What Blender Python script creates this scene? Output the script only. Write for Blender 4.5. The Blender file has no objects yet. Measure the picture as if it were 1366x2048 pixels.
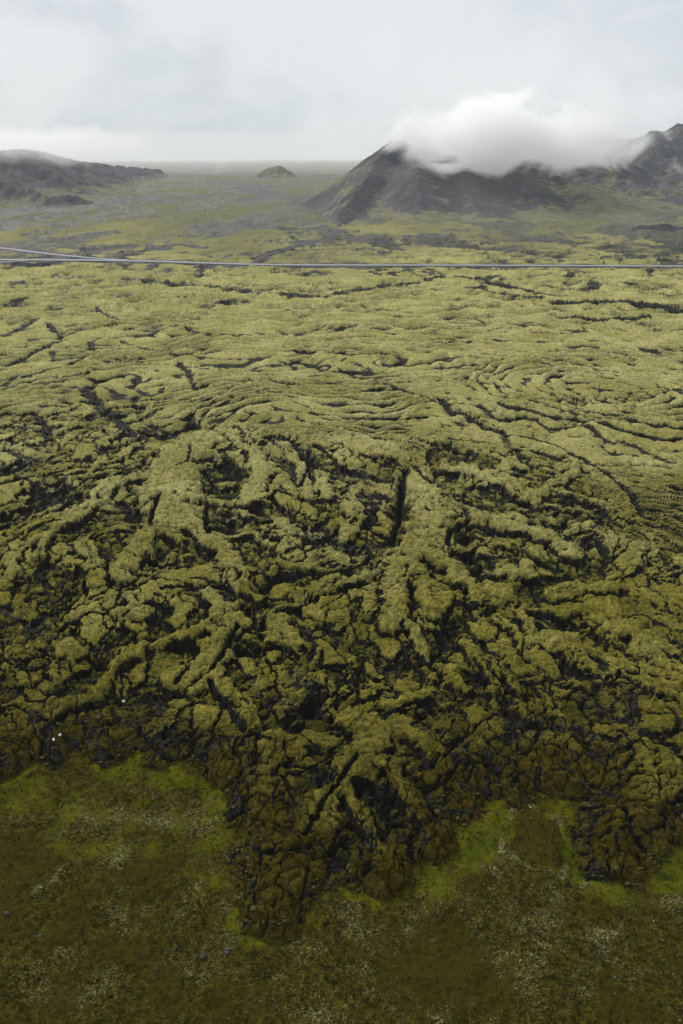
import bpy, math, random
import numpy as np
from concurrent.futures import ThreadPoolExecutor

C = bpy.context.scene
COL = C.collection
RNG = np.random.default_rng(7)
random.seed(7)
f32 = np.float32

# ------------------------------------------------------------------ camera model
H, PITCH, F, CX, CY = 80.0, math.radians(24.0), 1607.0, 683.0, 1024.0
CP, SP = math.cos(PITCH), math.sin(PITCH)

def ray(px, py):
    a, b = (px - CX) / F, -(py - CY) / F
    return a, CP + b * SP, -SP + b * CP

def g(px, py, z=0.0):
    """world ground point seen at a photo pixel, on the plane z"""
    a, b, c = ray(px, py)
    t = (z - H) / c
    return a * t, b * t

def at(px, py, dist):
    """world point seen at a photo pixel, at forward distance dist"""
    a, b, c = ray(px, py)
    t = dist / b
    return a * t, dist, H + c * t

def row_d(py):
    a, b, c = ray(CX, py)
    return b * H / -c

# ------------------------------------------------------------------ noise
_perm = RNG.permutation(256).astype(np.int32)
_perm = np.concatenate([_perm, _perm])
_ang = RNG.random(256) * 2 * np.pi
_gx, _gy = np.cos(_ang).astype(f32), np.sin(_ang).astype(f32)

def _perlin(x, y, seed):
    x = x + f32(seed * 17.31); y = y + f32(seed * 9.77)
    xi = np.floor(x); yi = np.floor(y)
    xf = x - xi; yf = y - yi
    xi = xi.astype(np.int32) & 255; yi = yi.astype(np.int32) & 255
    u = xf * xf * xf * (xf * (xf * 6 - 15) + 10)
    v = yf * yf * yf * (yf * (yf * 6 - 15) + 10)
    a = _perm[xi]; b = _perm[(xi + 1) & 255]
    y1 = (yi + 1) & 255
    h = _perm[a + yi]; n00 = _gx[h] * xf + _gy[h] * yf
    h = _perm[b + yi]; n10 = _gx[h] * (xf - 1) + _gy[h] * yf
    h = _perm[a + y1]; n01 = _gx[h] * xf + _gy[h] * (yf - 1)
    h = _perm[b + y1]; n11 = _gx[h] * (xf - 1) + _gy[h] * (yf - 1)
    nx0 = n00 + u * (n10 - n00); nx1 = n01 + u * (n11 - n01)
    return (nx0 + v * (nx1 - nx0)) * f32(1.5)

POOL = ThreadPoolExecutor(4)

def perlin(x, y, seed=0):
    x = np.asarray(x, f32); y = np.asarray(y, f32)
    if x.size < 20000:
        return _perlin(x, y, seed)
    n = 12
    parts = POOL.map(lambda ab: _perlin(ab[0], ab[1], seed), zip(np.array_split(x, n), np.array_split(y, n)))
    return np.concatenate(list(parts))

def fbm(x, y, oct=4, seed=0, gain=0.5, lac=2.03):
    s = 0; a = 1.0
    for k in range(oct):
        s = s + f32(a) * perlin(x, y, seed + k * 3)
        x = x * f32(lac); y = y * f32(lac); a *= gain
    return s

def ridged(x, y, oct=3, seed=0, gain=0.5, lac=2.1):
    s = 0; a = 1.0; t = 0
    for k in range(oct):
        s = s + f32(a) * (1 - np.abs(perlin(x, y, seed + k * 3)) * 2)
        t += a; x = x * f32(lac); y = y * f32(lac); a *= gain
    return s / f32(t)

def sstep(a, b, x):
    t = np.clip((x - a) / (b - a), 0, 1)
    return t * t * (3 - 2 * t)

def blur(a, ry, rx):
    def run(a, r):
        n = a.shape[0]
        p = np.concatenate([np.repeat(a[:1], r + 1, 0), a, np.repeat(a[-1:], r, 0)], 0).astype(np.float64)
        c = np.cumsum(p, 0)
        return ((c[2 * r + 1:] - c[:n]) / (2 * r + 1)).astype(f32)
    for _ in range(2):
        a = run(a, ry)
        a = run(a.T, rx).T
    return a

# ------------------------------------------------------------------ mesh helpers
def grid_object(name, X, Y, Z, mat, attrs=None, flip=False):
    R, Cn = X.shape
    me = bpy.data.meshes.new(name)
    co = np.stack([X, Y, Z], -1).reshape(-1).astype(f32)
    me.vertices.add(R * Cn)
    me.vertices.foreach_set('co', co)
    i = np.arange(R * Cn, dtype=np.int32).reshape(R, Cn)
    q = np.stack([i[:-1, :-1], i[:-1, 1:], i[1:, 1:], i[1:, :-1]], -1).reshape(-1)
    n = (R - 1) * (Cn - 1)
    me.loops.add(n * 4)
    me.loops.foreach_set('vertex_index', q)
    me.polygons.add(n)
    me.polygons.foreach_set('loop_start', np.arange(n, dtype=np.int32) * 4)
    me.update(calc_edges=True)
    me.polygons.foreach_set('use_smooth', np.ones(n, dtype=bool))
    for k, v in (attrs or {}).items():
        at_ = me.attributes.new(k, 'FLOAT', 'POINT')
        at_.data.foreach_set('value', np.ascontiguousarray(v, f32).reshape(-1))
    me.materials.append(mat)
    o = bpy.data.objects.new(name, me)
    COL.objects.link(o)
    return o

def mesh_object(name, verts, faces, mat, parent=None, smooth=True):
    me = bpy.data.meshes.new(name)
    me.from_pydata([tuple(map(float, v)) for v in verts], [], faces)
    me.update()
    if smooth:
        me.polygons.foreach_set('use_smooth', [True] * len(me.polygons))
    mats = mat if isinstance(mat, (list, tuple)) else [mat]
    for m in mats:
        me.materials.append(m)
    o = bpy.data.objects.new(name, me)
    COL.objects.link(o)
    if parent: o.parent = parent
    return o

def tag(o, label=None, cat=None, group=None, kind=None):
    if label: o['label'] = label
    if cat: o['category'] = cat
    if group: o['group'] = group
    if kind: o['kind'] = kind
    return o

# ------------------------------------------------------------------ material helpers
class NT:
    def __init__(s, name):
        s.m = bpy.data.materials.new(name); s.m.use_nodes = True
        s.t = s.m.node_tree; s.t.nodes.clear()
        s.out = s.t.nodes.new('ShaderNodeOutputMaterial')
    def n(s, typ, **kw):
        nd = s.t.nodes.new(typ)
        for k, v in kw.items(): setattr(nd, k, v)
        return nd
    def put(s, sock, v):
        if isinstance(v, bpy.types.NodeSocket): s.t.links.new(v, sock)
        elif isinstance(v, (tuple, list)):
            sock.default_value = (*v, 1.0)[:len(sock.default_value)] if len(v) < len(sock.default_value) else v
        else: sock.default_value = v
    def attr(s, name): return s.n('ShaderNodeAttribute', attribute_name=name).outputs['Fac']
    def pos(s): return s.n('ShaderNodeNewGeometry').outputs['Position']
    def math(s, op, a, b=0.0, c=None, clamp=False):
        nd = s.n('ShaderNodeMath', operation=op, use_clamp=clamp)
        s.put(nd.inputs[0], a); s.put(nd.inputs[1], b)
        if c is not None: s.put(nd.inputs[2], c)
        return nd.outputs[0]
    def noise(s, vec, scale, detail=4, rough=0.55, dist=0.0):
        nd = s.n('ShaderNodeTexNoise')
        s.put(nd.inputs['Vector'], vec); s.put(nd.inputs['Scale'], scale)
        s.put(nd.inputs['Detail'], detail); s.put(nd.inputs['Roughness'], rough); s.put(nd.inputs['Distortion'], dist)
        return nd.outputs['Fac']
    def voro(s, vec, scale, feature='F1', rnd=1.0, out='Distance'):
        nd = s.n('ShaderNodeTexVoronoi', feature=feature)
        s.put(nd.inputs['Vector'], vec); s.put(nd.inputs['Scale'], scale); s.put(nd.inputs['Randomness'], rnd)
        return nd.outputs[out]
    def mapr(s, v, a, b, c=0.0, d=1.0, smooth=True):
        nd = s.n('ShaderNodeMapRange', interpolation_type='SMOOTHSTEP' if smooth else 'LINEAR')
        s.put(nd.inputs[0], v)
        for k, q in zip((1, 2, 3, 4), (a, b, c, d)): s.put(nd.inputs[k], q)
        return nd.outputs[0]
    def mix(s, f, a, b, typ='MIX'):
        nd = s.n('ShaderNodeMix', data_type='RGBA', blend_type=typ)
        s.put(nd.inputs[0], f); s.put(nd.inputs[6], a); s.put(nd.inputs[7], b)
        return nd.outputs[2]
    def vmul(s, v, k):
        nd = s.n('ShaderNodeVectorMath', operation='MULTIPLY')
        s.put(nd.inputs[0], v); nd.inputs[1].default_value = k
        return nd.outputs[0]
    def bump(s, h, strength, dist, normal=None):
        nd = s.n('ShaderNodeBump')
        s.put(nd.inputs['Height'], h); s.put(nd.inputs['Strength'], strength); s.put(nd.inputs['Distance'], dist)
        if normal is not None: s.put(nd.inputs['Normal'], normal)
        return nd.outputs[0]
    def principled(s, color, rough=0.9, spec=0.3, normal=None, sheen=0.0):
        nd = s.n('ShaderNodeBsdfPrincipled')
        s.put(nd.inputs['Base Color'], color); s.put(nd.inputs['Roughness'], rough)
        s.put(nd.inputs['Specular IOR Level'], spec)
        if normal is not None: s.put(nd.inputs['Normal'], normal)
        s.put(nd.inputs['Sheen Weight'], sheen)
        nd.inputs['Sheen Roughness'].default_value = 0.6
        nd.inputs['Sheen Tint'].default_value = (0.8, 0.85, 0.55, 1)
        s.t.links.new(nd.outputs[0], s.out.inputs['Surface'])
        return nd

def mat_lava():
    s = NT('mossy_lava')
    P = s.pos()
    moss, fore_dark, cav, grav = s.attr('moss'), s.attr('fore_dark'), s.attr('cav'), s.attr('gravel')
    n1 = s.noise(P, 0.06, 4); n2 = s.noise(P, 0.55, 5, 0.6); n3 = s.noise(P, 3.2, 5, 0.65); n4 = s.noise(P, 11.0, 3, 0.7)
    # moss tones: dry pale moss inland, olive then brown, foreground darkening painted in as well
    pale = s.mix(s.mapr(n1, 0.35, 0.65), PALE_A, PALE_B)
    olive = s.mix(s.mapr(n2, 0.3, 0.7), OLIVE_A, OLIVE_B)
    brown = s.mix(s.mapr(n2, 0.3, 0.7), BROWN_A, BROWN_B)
    c = s.mix(s.mapr(fore_dark, 0.0, 0.5, smooth=False), pale, olive)
    c = s.mix(s.mapr(fore_dark, 0.5, 1.0, smooth=False), c, brown)
    c = s.mix(s.attr('dry'), c, s.mix(s.mapr(n2, .3, .7), (0.130, 0.132, 0.078), (0.190, 0.186, 0.104)))
    c = s.mix(1.0, c, s.mix(s.mapr(n3, 0.3, 0.7), (0.54, 0.54, 0.52), (1.38, 1.38, 1.36)), 'MULTIPLY')
    # darker green moss and grass growing in hollows
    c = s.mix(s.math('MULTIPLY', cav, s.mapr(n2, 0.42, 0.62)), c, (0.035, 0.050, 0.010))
    # rock: basalt, grey lichen crust whose pale specks also paint the glints
    lich_glint = s.math('MULTIPLY', s.mapr(s.noise(P, 6.5, 4, 0.75), 0.59, 0.63), s.mapr(s.noise(P, .45, 4, .6), .48, .60))
    rock = s.mix(s.mapr(n3, 0.3, 0.7), (0.0035, 0.0032, 0.0010), (0.014, 0.0120, 0.0045))
    rock = s.mix(s.math('MULTIPLY', lich_glint, 0.95), rock, (0.46, 0.45, 0.45))
    mm = s.math('ADD', moss, s.math('MULTIPLY', s.math('SUBTRACT', n3, 0.5), 1.1))
    mm = s.math('ADD', mm, s.math('MULTIPLY', s.math('SUBTRACT', n4, 0.5), 0.5))
    mm = s.mapr(mm, 0.36, 0.60)
    nM = s.noise(P, 0.85, 6, 0.78)
    c = s.mix(1.0, c, s.mix(s.mapr(nM, 0.36, 0.64), (0.72, 0.72, 0.70), (1.24, 1.24, 1.22)), 'MULTIPLY')
    c = s.mix(1.0, c, s.mix(s.mapr(n4, 0.32, 0.68), (0.70, 0.70, 0.68), (1.32, 1.32, 1.30)), 'MULTIPLY')
    pit = s.mapr(s.noise(P, 1.15, 6, 0.74, 0.4), 0.585, 0.66)
    c = s.mix(s.math('MULTIPLY', pit, 0.78), c, s.mix(fore_dark, (0.060, 0.054, 0.018), (0.016, 0.013, 0.004)))
    rock = s.mix(s.math('MULTIPLY', s.attr('dry'), .8), rock, s.mix(n2, (0.066, 0.068, 0.042), (0.108, 0.108, 0.066)))
    c = s.mix(mm, rock, c)
    gcol = s.mix(n3, (0.030, 0.028, 0.030), (0.060, 0.054, 0.054))
    c = s.mix(grav, c, gcol)
    hgt = s.math('ADD', s.math('MULTIPLY', n3, 0.6), s.math('MULTIPLY', n4, 0.25))
    nb = s.bump(hgt, 1.0, 0.9)
    rough = s.mapr(mm, 0, 1, 0.5, 0.95)
    s.principled(c, rough, s.mapr(mm, 0, 1, 0.10, 0.0), nb, 0.0)
    return s.m

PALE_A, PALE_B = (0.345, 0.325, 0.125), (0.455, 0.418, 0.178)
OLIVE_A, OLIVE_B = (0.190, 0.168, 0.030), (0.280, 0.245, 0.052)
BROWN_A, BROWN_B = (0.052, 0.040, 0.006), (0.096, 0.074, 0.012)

def mat_meadow():
    s = NT('wet_meadow')
    P = s.pos()
    green, brown, white, rockm = s.attr('green'), s.attr('brown'), s.attr('white'), s.attr('rockm')
    n1 = s.noise(P, 0.25, 4); n2 = s.noise(P, 1.3, 5, 0.6); n3 = s.noise(P, 4.6, 5, 0.72); n4 = s.noise(P, 13.0, 3, 0.7)
    n5 = s.noise(P, 3.2, 6, 0.7)
    grass = s.mix(s.mapr(n2, 0.3, 0.7), (0.016, 0.0145, 0.0018), (0.054, 0.046, 0.006))
    br = s.mix(s.mapr(n2, 0.25, 0.75), (0.027, 0.0225, 0.0022), (0.046, 0.038, 0.004))
    br = s.mix(s.mapr(n5, 0.53, 0.66), br, (0.014, 0.011, 0.002))
    gr = s.mix(s.mapr(n1, 0.35, 0.65), (0.032, 0.058, 0.001), (0.088, 0.092, 0.003))
    gr = s.mix(s.mapr(n5, 0.42, 0.62), gr, (0.050, 0.038, 0.002))
    gr = s.mix(s.mapr(green, 0.72, 1.0, 0, 0.85), gr, (0.007, 0.020, 0.002))
    c = s.mix(1.0, grass, s.mix(s.mapr(n3, .3, .7), (0.22, 0.22, 0.22), (2.0, 2.0, 1.9)), 'MULTIPLY')
    c = s.mix(s.mapr(s.math('ADD', brown, s.math('MULTIPLY', s.math('SUBTRACT', n5, 0.5), 1.6)), 0.42, 0.62), c, br)
    c = s.mix(s.mapr(s.math('ADD', green, s.math('MULTIPLY', s.math('SUBTRACT', n5, 0.5), 1.1)), 0.25, 0.62), c, gr)
    rust = s.mapr(s.noise(P, .42, 5, .65), .54, .66)
    c = s.mix(s.math('MULTIPLY', rust, s.mapr(green, .3, .6, .7, 0)), c, s.mix(n3, (0.022, 0.012, 0.002), (0.060, 0.034, 0.005)))
    # whitish moss tufts
    tuft = s.math('ADD', s.math('MULTIPLY', white, 0.62), s.math('MULTIPLY', s.math('SUBTRACT', n5, 0.5), 1.3))
    sp = s.mapr(s.math('ADD', s.math('ADD', n3, s.math('MULTIPLY', s.math('SUBTRACT', n4, 0.5), 1.1)), s.math('MULTIPLY', tuft, 0.44)), 0.73, 0.84)
    wc = s.mix(s.mapr(s.noise(P, 2.2, 3), .3, .7), (0.10, 0.11, 0.03), (0.34, 0.33, 0.17))
    c = s.mix(sp, c, wc)
    hgt = s.math('ADD', s.math('MULTIPLY', n3, 0.5), s.math('MULTIPLY', n4, 0.3))
    nb = s.bump(hgt, s.mapr(green, 0.2, 0.7, 1.0, 0.35), 0.25)
    s.principled(c, 0.95, 0.02, nb, 0.0)
    return s.m

def mat_hill():
    s = NT('cinder_slope')
    P = s.pos()
    moss = s.attr('moss')
    n1 = s.noise(P, 0.012, 4); n2 = s.noise(P, 0.06, 6, 0.62); n3 = s.noise(P, 0.35, 4, 0.65)
    cin = s.mix(s.mapr(n1, 0.3, 0.7), (0.042, 0.042, 0.049), (0.088, 0.080, 0.084))
    cin = s.mix(1.0, cin, s.mix(n2, (0.55, 0.55, 0.55), (1.5, 1.5, 1.5)), 'MULTIPLY')
    ms = s.mix(s.mapr(n2, 0.3, 0.7), (0.095, 0.095, 0.058), (0.170, 0.165, 0.092))
    mm = s.math('ADD', moss, s.math('MULTIPLY', s.math('SUBTRACT', n2, 0.5), 1.3))
    mm = s.math('ADD', mm, s.math('MULTIPLY', s.math('SUBTRACT', n3, 0.5), 0.7))
    c = s.mix(s.mapr(mm, 0.38, 0.68), cin, ms)
    nb = s.bump(s.math('ADD', n2, s.math('MULTIPLY', n3, 0.35)), 0.8, 5.0)
    s.principled(c, 0.9, 0.15, nb, 0.0)
    return s.m

def mat_simple(name, a, b, scale, rough, spec=0.3, bump=0.3, bdist=0.05):
    s = NT(name)
    P = s.pos()
    n = s.noise(P, scale, 5, 0.6)
    c = s.mix(s.mapr(n, 0.3, 0.7), a, b)
    s.principled(c, rough, spec, s.bump(n, bump, bdist))
    return s.m

# ================================================================== LAYOUT (photo tracings -> ground)
FRONT = [(-500,1560),(-120,1580),(0,1565),(25,1555),(45,1530),(60,1515),(90,1515),(110,1530),(135,1500),(150,1488),(175,1500),
 (185,1515),(210,1525),(245,1510),(258,1495),(275,1485),(295,1500),(300,1530),(330,1525),(360,1510),(385,1515),(400,1545),
 (425,1560),(455,1575),(460,1600),(455,1620),(470,1640),(500,1650),(515,1672),(490,1680),(470,1700),(465,1730),(475,1760),
 (490,1790),(490,1830),(510,1855),(550,1865),(590,1850),(605,1825),(620,1790),(640,1765),(680,1755),(720,1770),(770,1790),
 (815,1780),(830,1760),(820,1730),(850,1720),(890,1715),(915,1690),(915,1660),(910,1640),(940,1645),(965,1635),(975,1600),
 (1000,1588),(1020,1590),(1028,1612),(1055,1622),(1072,1605),(1080,1585),(1110,1575),(1160,1592),(1190,1580),(1192,1600),
 (1160,1612),(1150,1650),(1150,1700),(1170,1740),(1200,1745),(1240,1755),(1275,1765),(1295,1740),(1310,1710),(1340,1690),
 (1366,1690),(1450,1670),(1900,1650)]

# ridges / moss pads: (points, half width px, height m, flatness)
RIDGES = [
 ([(400,885),(352,950),(335,1010),(350,1060)], 58, 1.6),
 ([(310,1050),(275,1105),(250,1150)], 24, 1.2),
 ([(395,1070),(445,1105),(465,1160)], 24, 1.1),
 ([(440,862),(500,900),(522,955),(500,1005)], 20, 1.2),
 ([(430,845),(560,862),(680,880),(790,915)], 36, 0.9),
 ([(825,955),(868,1030),(838,1100),(800,1150)], 46, 1.9),
 ([(900,1010),(1000,1050),(1090,1075),(1150,1110)], 20, 1.3),
 ([(860,1110),(925,1155),(975,1200)], 24, 1.3),
 ([(780,1140),(800,1200),(790,1260)], 26, 1.3),
 ([(780,1135),(700,1170),(655,1192),(580,1220),(500,1250)], 10, 1.2),
 ([(480,1215),(425,1252),(340,1288),(300,1295),(225,1335),(185,1380),(145,1410)], 15, 1.6),
 ([(475,1240),(400,1315),(335,1352)], 30, 1.4),
 ([(440,1270),(415,1340),(395,1370)], 20, 1.1),
 ([(418,1352),(460,1385),(490,1420),(512,1470)], 16, 1.4),
 ([(480,1440),(500,1460)], 22, 1.6),
 ([(120,1410),(75,1450),(50,1480)], 20, 1.4),
 ([(130,1300),(145,1310)], 24, 1.3),
 ([(100,1330),(105,1380)], 11, 1.2),
 ([(270,1200),(285,1235)], 16, 1.0),
 ([(410,1195),(440,1215),(425,1240)], 18, 1.2),
 ([(455,1150),(465,1185)], 9, 0.9),
 ([(475,1140),(490,1175)], 9, 0.9),
 ([(560,1250),(570,1290)], 28, 1.4),
 ([(600,1200),(650,1190)], 20, 1.3),
 ([(630,1215),(640,1240)], 17, 1.1),
 ([(625,1300),(620,1330)], 8, 1.0),
 ([(760,1480),(710,1550),(665,1605),(610,1680),(570,1750),(552,1815)], 34, 1.6),
 ([(690,1600),(720,1655),(775,1725),(800,1755)], 24, 1.5),
 ([(780,1545),(830,1620),(885,1680)], 28, 1.4),
 ([(560,1490),(530,1570),(520,1620)], 34, 1.2),
 ([(1330,1545),(1255,1620),(1222,1680),(1245,1735)], 38, 1.6),
 ([(1210,1635),(1195,1700)], 26, 1.3),
 ([(930,1290),(957,1350),(985,1400)], 17, 1.5),
 ([(968,1330),(1000,1375),(1033,1405)], 9, 1.5),
 ([(880,1345),(905,1385)], 21, 1.3),
 ([(990,1305),(1020,1325)], 20, 1.2),
 ([(1110,1195),(1170,1185),(1235,1190)], 26, 1.4),
 ([(1060,1222),(1140,1240),(1250,1215)], 8, 1.4),
 ([(1050,1230),(1065,1290)], 12, 1.3),
 ([(1080,1280),(1140,1300)], 11, 1.3),
 ([(985,1175),(1015,1185),(1000,1210)], 22, 1.2),
 ([(980,1145),(1040,1150)], 16, 1.3),
 ([(1040,1130),(1050,1155)], 12, 1.3),
 ([(1000,1245),(1030,1270)], 15, 1.1),
 ([(760,1412),(840,1400)], 15, 1.2),
 ([(700,1440),(760,1470)], 32, 1.2),
 ([(832,1262),(858,1322)], 12, 1.4),
 ([(850,1235),(865,1260)], 14, 1.2),
 ([(1130,1550),(1165,1560)], 26, 1.3),
 ([(1100,1290),(1200,1330),(1290,1350)], 44, 0.9),
 ([(1200,1230),(1290,1300),(1330,1380)], 46, 0.9),
 ([(560,1060),(610,1085)], 18, 1.1),
 ([(560,960),(600,1000)], 16, 1.0),
 ([(640,950),(655,1000)], 14, 1.0),
 ([(200,990),(120,1060),(70,1100)], 12, 1.2),
 ([(280,960),(200,1010),(110,1075),(90,1120)], 9, 1.2),
 ([(20,1120),(35,1160),(10,1190)], 16, 1.2),
 ([(180,1100),(195,1140)], 20, 1.0),
 ([(560,880),(600,930),(612,1000)], 12, 1.0),
 ([(1050,1000),(1130,960),(1140,925)], 12, 1.0),
 ([(900,940),(1000,960),(1040,990)], 14, 0.9),
 ([(700,1000),(720,1040),(690,1080)], 20, 1.0),
 ([(860,1180),(880,1240)], 20, 1.1),
]
# hollows: (points, half width px, depth m)
HOLLOWS = [
 ([(410,925),(450,925),(470,950)], 30, 2.2), ([(455,1020),(470,1070)], 18, 1.6), ([(510,1025),(525,1035)], 15, 1.5),
 ([(320,1105),(335,1125)], 18, 1.8), ([(485,880),(500,890)], 12, 1.2), ([(545,875),(590,890),(640,930)], 16, 1.4),
 ([(378,994),(384,996)], 7, 1.2), ([(806,945),(803,990),(798,1040)], 10, 2.0), ([(735,872),(770,882)], 13, 1.0),
 ([(885,800),(910,825)], 16, 1.6), ([(930,840),(990,850),(1010,880)], 12, 1.0), ([(1085,905),(1125,920)], 18, 1.8),
 ([(900,895),(940,905)], 15, 1.2), ([(630,820),(690,832),(760,838),(850,832)], 8, 1.4), ([(850,1128),(865,1134)], 13, 1.6),
 ([(925,1075),(935,1120),(975,1140)], 18, 1.9), ([(1060,1055),(1085,1060)], 16, 1.4), ([(1185,1015),(1215,1040)], 18, 1.2),
 ([(540,722),(570,730),(598,745)], 8, 1.6), ([(530,765),(600,770),(672,766)], 6, 1.3), ([(362,725),(378,752),(392,780)], 9, 1.3),
 ([(175,780),(190,800),(215,820)], 14, 1.4), ([(262,788),(272,795)], 10, 1.2), ([(300,865),(340,870),(390,845)], 18, 1.6),
 ([(380,825),(395,860)], 12, 1.4), ([(490,826),(520,830)], 10, 0.9), ([(80,840),(95,870)], 14, 1.0), ([(700,940),(760,960)], 20, 1.4),
 ([(640,1060),(700,1110),(760,1090)], 34, 1.6), ([(520,1180),(560,1150)], 26, 1.5), ([(1040,900),(1060,930)], 14, 1.2),
 ([(470,1290),(500,1300)], 22, 1.8), ([(880,1300),(920,1240)], 16, 1.4), ([(620,1400),(650,1440)], 26, 1.4), ([(680,1700),(660,1740)], 20, 1.3),
 ([(1010,1440),(1080,1460)], 40, 1.0), ([(820,1490),(860,1540)], 26, 1.2), ([(100,980),(60,1020),(20,1040)], 40, 1.6), ([(0,940),(60,920)], 40, 1.2),
 ([(1120,1150),(1160,1160)], 18, 1.2), ([(1190,1330),(1200,1340)], 22, 1.0), ([(240,1010),(270,1060)], 20, 1.2),
]
# cracks: (points, half width px, depth m)
CRACKS = [
 ([(318,1000),(308,1025),(298,1062),(345,1066),(388,1080),(400,1105),(418,1130)], 5, 1.3), ([(415,1008),(413,1040),(418,1066)], 4, 1.2),
 ([(385,900),(378,930),(350,945)], 3, .6),
 ([(925,1015),(936,1030),(936,1045),(902,1063),(895,1085),(893,1105)], 5, 1.5),
 ([(828,935),(850,962),(910,992),(1000,1020),(1080,1035)], 5, 1.2), ([(800,960),(806,1000),(800,1050),(770,1090)], 6, 1.6),
 ([(240,678),(270,692),(330,705),(400,713),(470,716)], 5, 1.0), ([(560,722),(640,730),(700,748),(780,775),(860,800),(930,830)], 4, 0.9),
 ([(930,830),(1000,865),(1070,880),(1140,905),(1200,945),(1260,985),(1290,1040)], 6, 1.0),
 ([(0,738),(70,703),(128,675)], 9, 1.5), ([(0,668),(40,655),(78,633)], 8, 1.2), ([(95,643),(105,655),(121,670)], 5, 1.0),
 ([(104,700),(106,722)], 6, .9), ([(0,778),(50,758),(85,742),(130,728),(195,706)], 7, 1.1), ([(180,680),(186,704)], 6, .9),
 ([(192,612),(215,630),(260,645)], 5, 1.0), ([(690,664),(780,668),(900,672),(1010,678),(1105,682)], 4, 0.9), ([(350,650),(420,662),(510,668)], 4, .9),
 ([(940,760),(1000,775),(1030,782)], 3, .7), ([(530,762),(600,769)], 4, .8), ([(60,820),(95,850),(90,880)], 6, .9),
 ([(130,1100),(250,1040),(330,1000)], 4, .9), ([(545,1000),(590,1050),(620,1090)], 5, 1.2), ([(620,890),(615,940),(600,985)], 5, 1.2),
 ([(340,1370),(370,1330),(355,1310)], 4, .9), ([(480,1250),(430,1320),(415,1350)], 5, 1.3), ([(410,1360),(440,1400),(470,1440),(490,1470)], 6, 1.3),
 ([(720,1520),(690,1560),(660,1605),(640,1640),(600,1690)], 5, 1.2), ([(640,1690),(610,1700),(580,1710),(540,1700)], 4, .9),
 ([(680,1610),(700,1650),(750,1710)], 6, 1.2), ([(1240,1620),(1260,1660),(1290,1700)], 6, 1.3), ([(1190,1680),(1230,1650)], 4, 1.0),
 ([(940,1330),(970,1380),(1000,1400)], 4, 1.2), ([(975,1360),(1010,1400)], 3, 1.0), ([(480,1210),(510,1245),(480,1260)], 5, 1.0),
 ([(610,1700),(615,1740),(600,1790)], 4, .9), ([(520,1780),(560,1770),(590,1790)], 4, .8), ([(780,1600),(830,1640),(860,1690)], 5, 1.0),
]
# jagged bare-rock bands and dark stripes on the moss sheet: (points, half width px)
ROCKY = [
 ([(250,552),(330,560),(420,570),(500,582)], 9), ([(530,585),(620,590),(700,580),(760,568),(830,560)], 10), ([(380,606),(430,604),(475,598)], 7),
 ([(850,553),(930,550),(990,563),(1040,575),(1130,590)], 8), ([(1120,600),(1200,602),(1290,606),(1366,622),(1450,630)], 14), ([(1100,628),(1200,640),(1290,632)], 9),
 ([(0,610),(25,606),(45,598)], 12), ([(940,570),(1010,585),(1080,592)], 9), ([(170,775),(195,800),(230,840),(260,870)], 14), ([(540,766),(600,772),(680,766)], 7),
 ([(880,800),(960,840),(1010,880),(1025,915)], 12), ([(270,780),(300,790),(320,778)], 7), ([(340,868),(290,858),(280,905)], 16),
 ([(1160,1000),(1210,1040),(1190,1090)], 22), ([(60,1430),(140,1520),(220,1500)], 24), ([(300,1390),(330,1480),(420,1500)], 34),
 ([(520,1480),(510,1560),(480,1600)], 26), ([(780,1320),(810,1330)], 22), ([(640,1550),(760,1620),(830,1700)], 14), ([(0,950),(80,960),(110,1000)], 40),
 ([(700,1000),(760,1000),(720,1060)], 30), ([(590,1060),(620,1100),(650,1130)], 20), ([(560,1330),(640,1380),(600,1430)], 30), ([(1010,1420),(1020,1480)], 26),
]
STRIPES = [
 ([(200,412),(300,405),(380,398),(440,388)], 3), ([(495,378),(520,376),(545,372)], 3.2), ([(500,378),(520,386),(545,390),(552,394)], 2.6), ([(495,400),(520,396),(550,392)], 2.4),
 ([(430,365),(470,368),(520,371)], 1.8), ([(0,425),(120,412),(220,402),(330,392)], 6), ([(0,445),(140,428),(260,418)], 4), ([(600,400),(612,408),(640,420),(670,430)], 3),
 ([(610,392),(616,404),(612,410)], 3.5), ([(700,468),(800,470),(890,474),(980,474)], 2.2), ([(1010,484),(1060,482),(1120,486),(1160,484)], 4), ([(960,470),(1040,484),(1100,487)], 1.8),
 ([(1100,478),(1150,482),(1210,484)], 1.6), ([(370,470),(450,466),(430,474)], 3), ([(300,500),(360,490),(400,492)], 4), ([(400,455),(470,445),(520,452)], 4), ([(250,524),(340,523),(390,522)], 3),
 ([(190,500),(240,492),(290,486)], 4), ([(520,462),(570,458),(600,455)], 3), ([(360,505),(440,512),(500,506)], 2.2), ([(480,496),(580,500),(640,498)], 1.5), ([(640,546),(610,541),(632,545)], 2.5),
]
ROAD = [(-700,522),(-300,519),(0,519),(120,519.4),(235,520.6),(350,523.4),(450,526.6),(560,529),(690,529.8),(900,530),(1200,531),(1366,532),(1700,534),(2100,537)]
SIDE = [(-500,455),(-200,477),(0,495.5),(50,501.5),(100,507.5),(150,512.6),(200,516.8),(255,519.6)]
SLIP = [(-160,543),(-60,531),(0,524.5),(30,521.8),(62,520.2)]
TRACK = [(511,525.5),(516,518),(535,508.5),(560,501),(590,493),(620,486),(650,476),(672,465),(690,458)]

def gp(pts, z=2.0): return np.array([g(a, b, z) for a, b in pts], np.float64)

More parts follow.
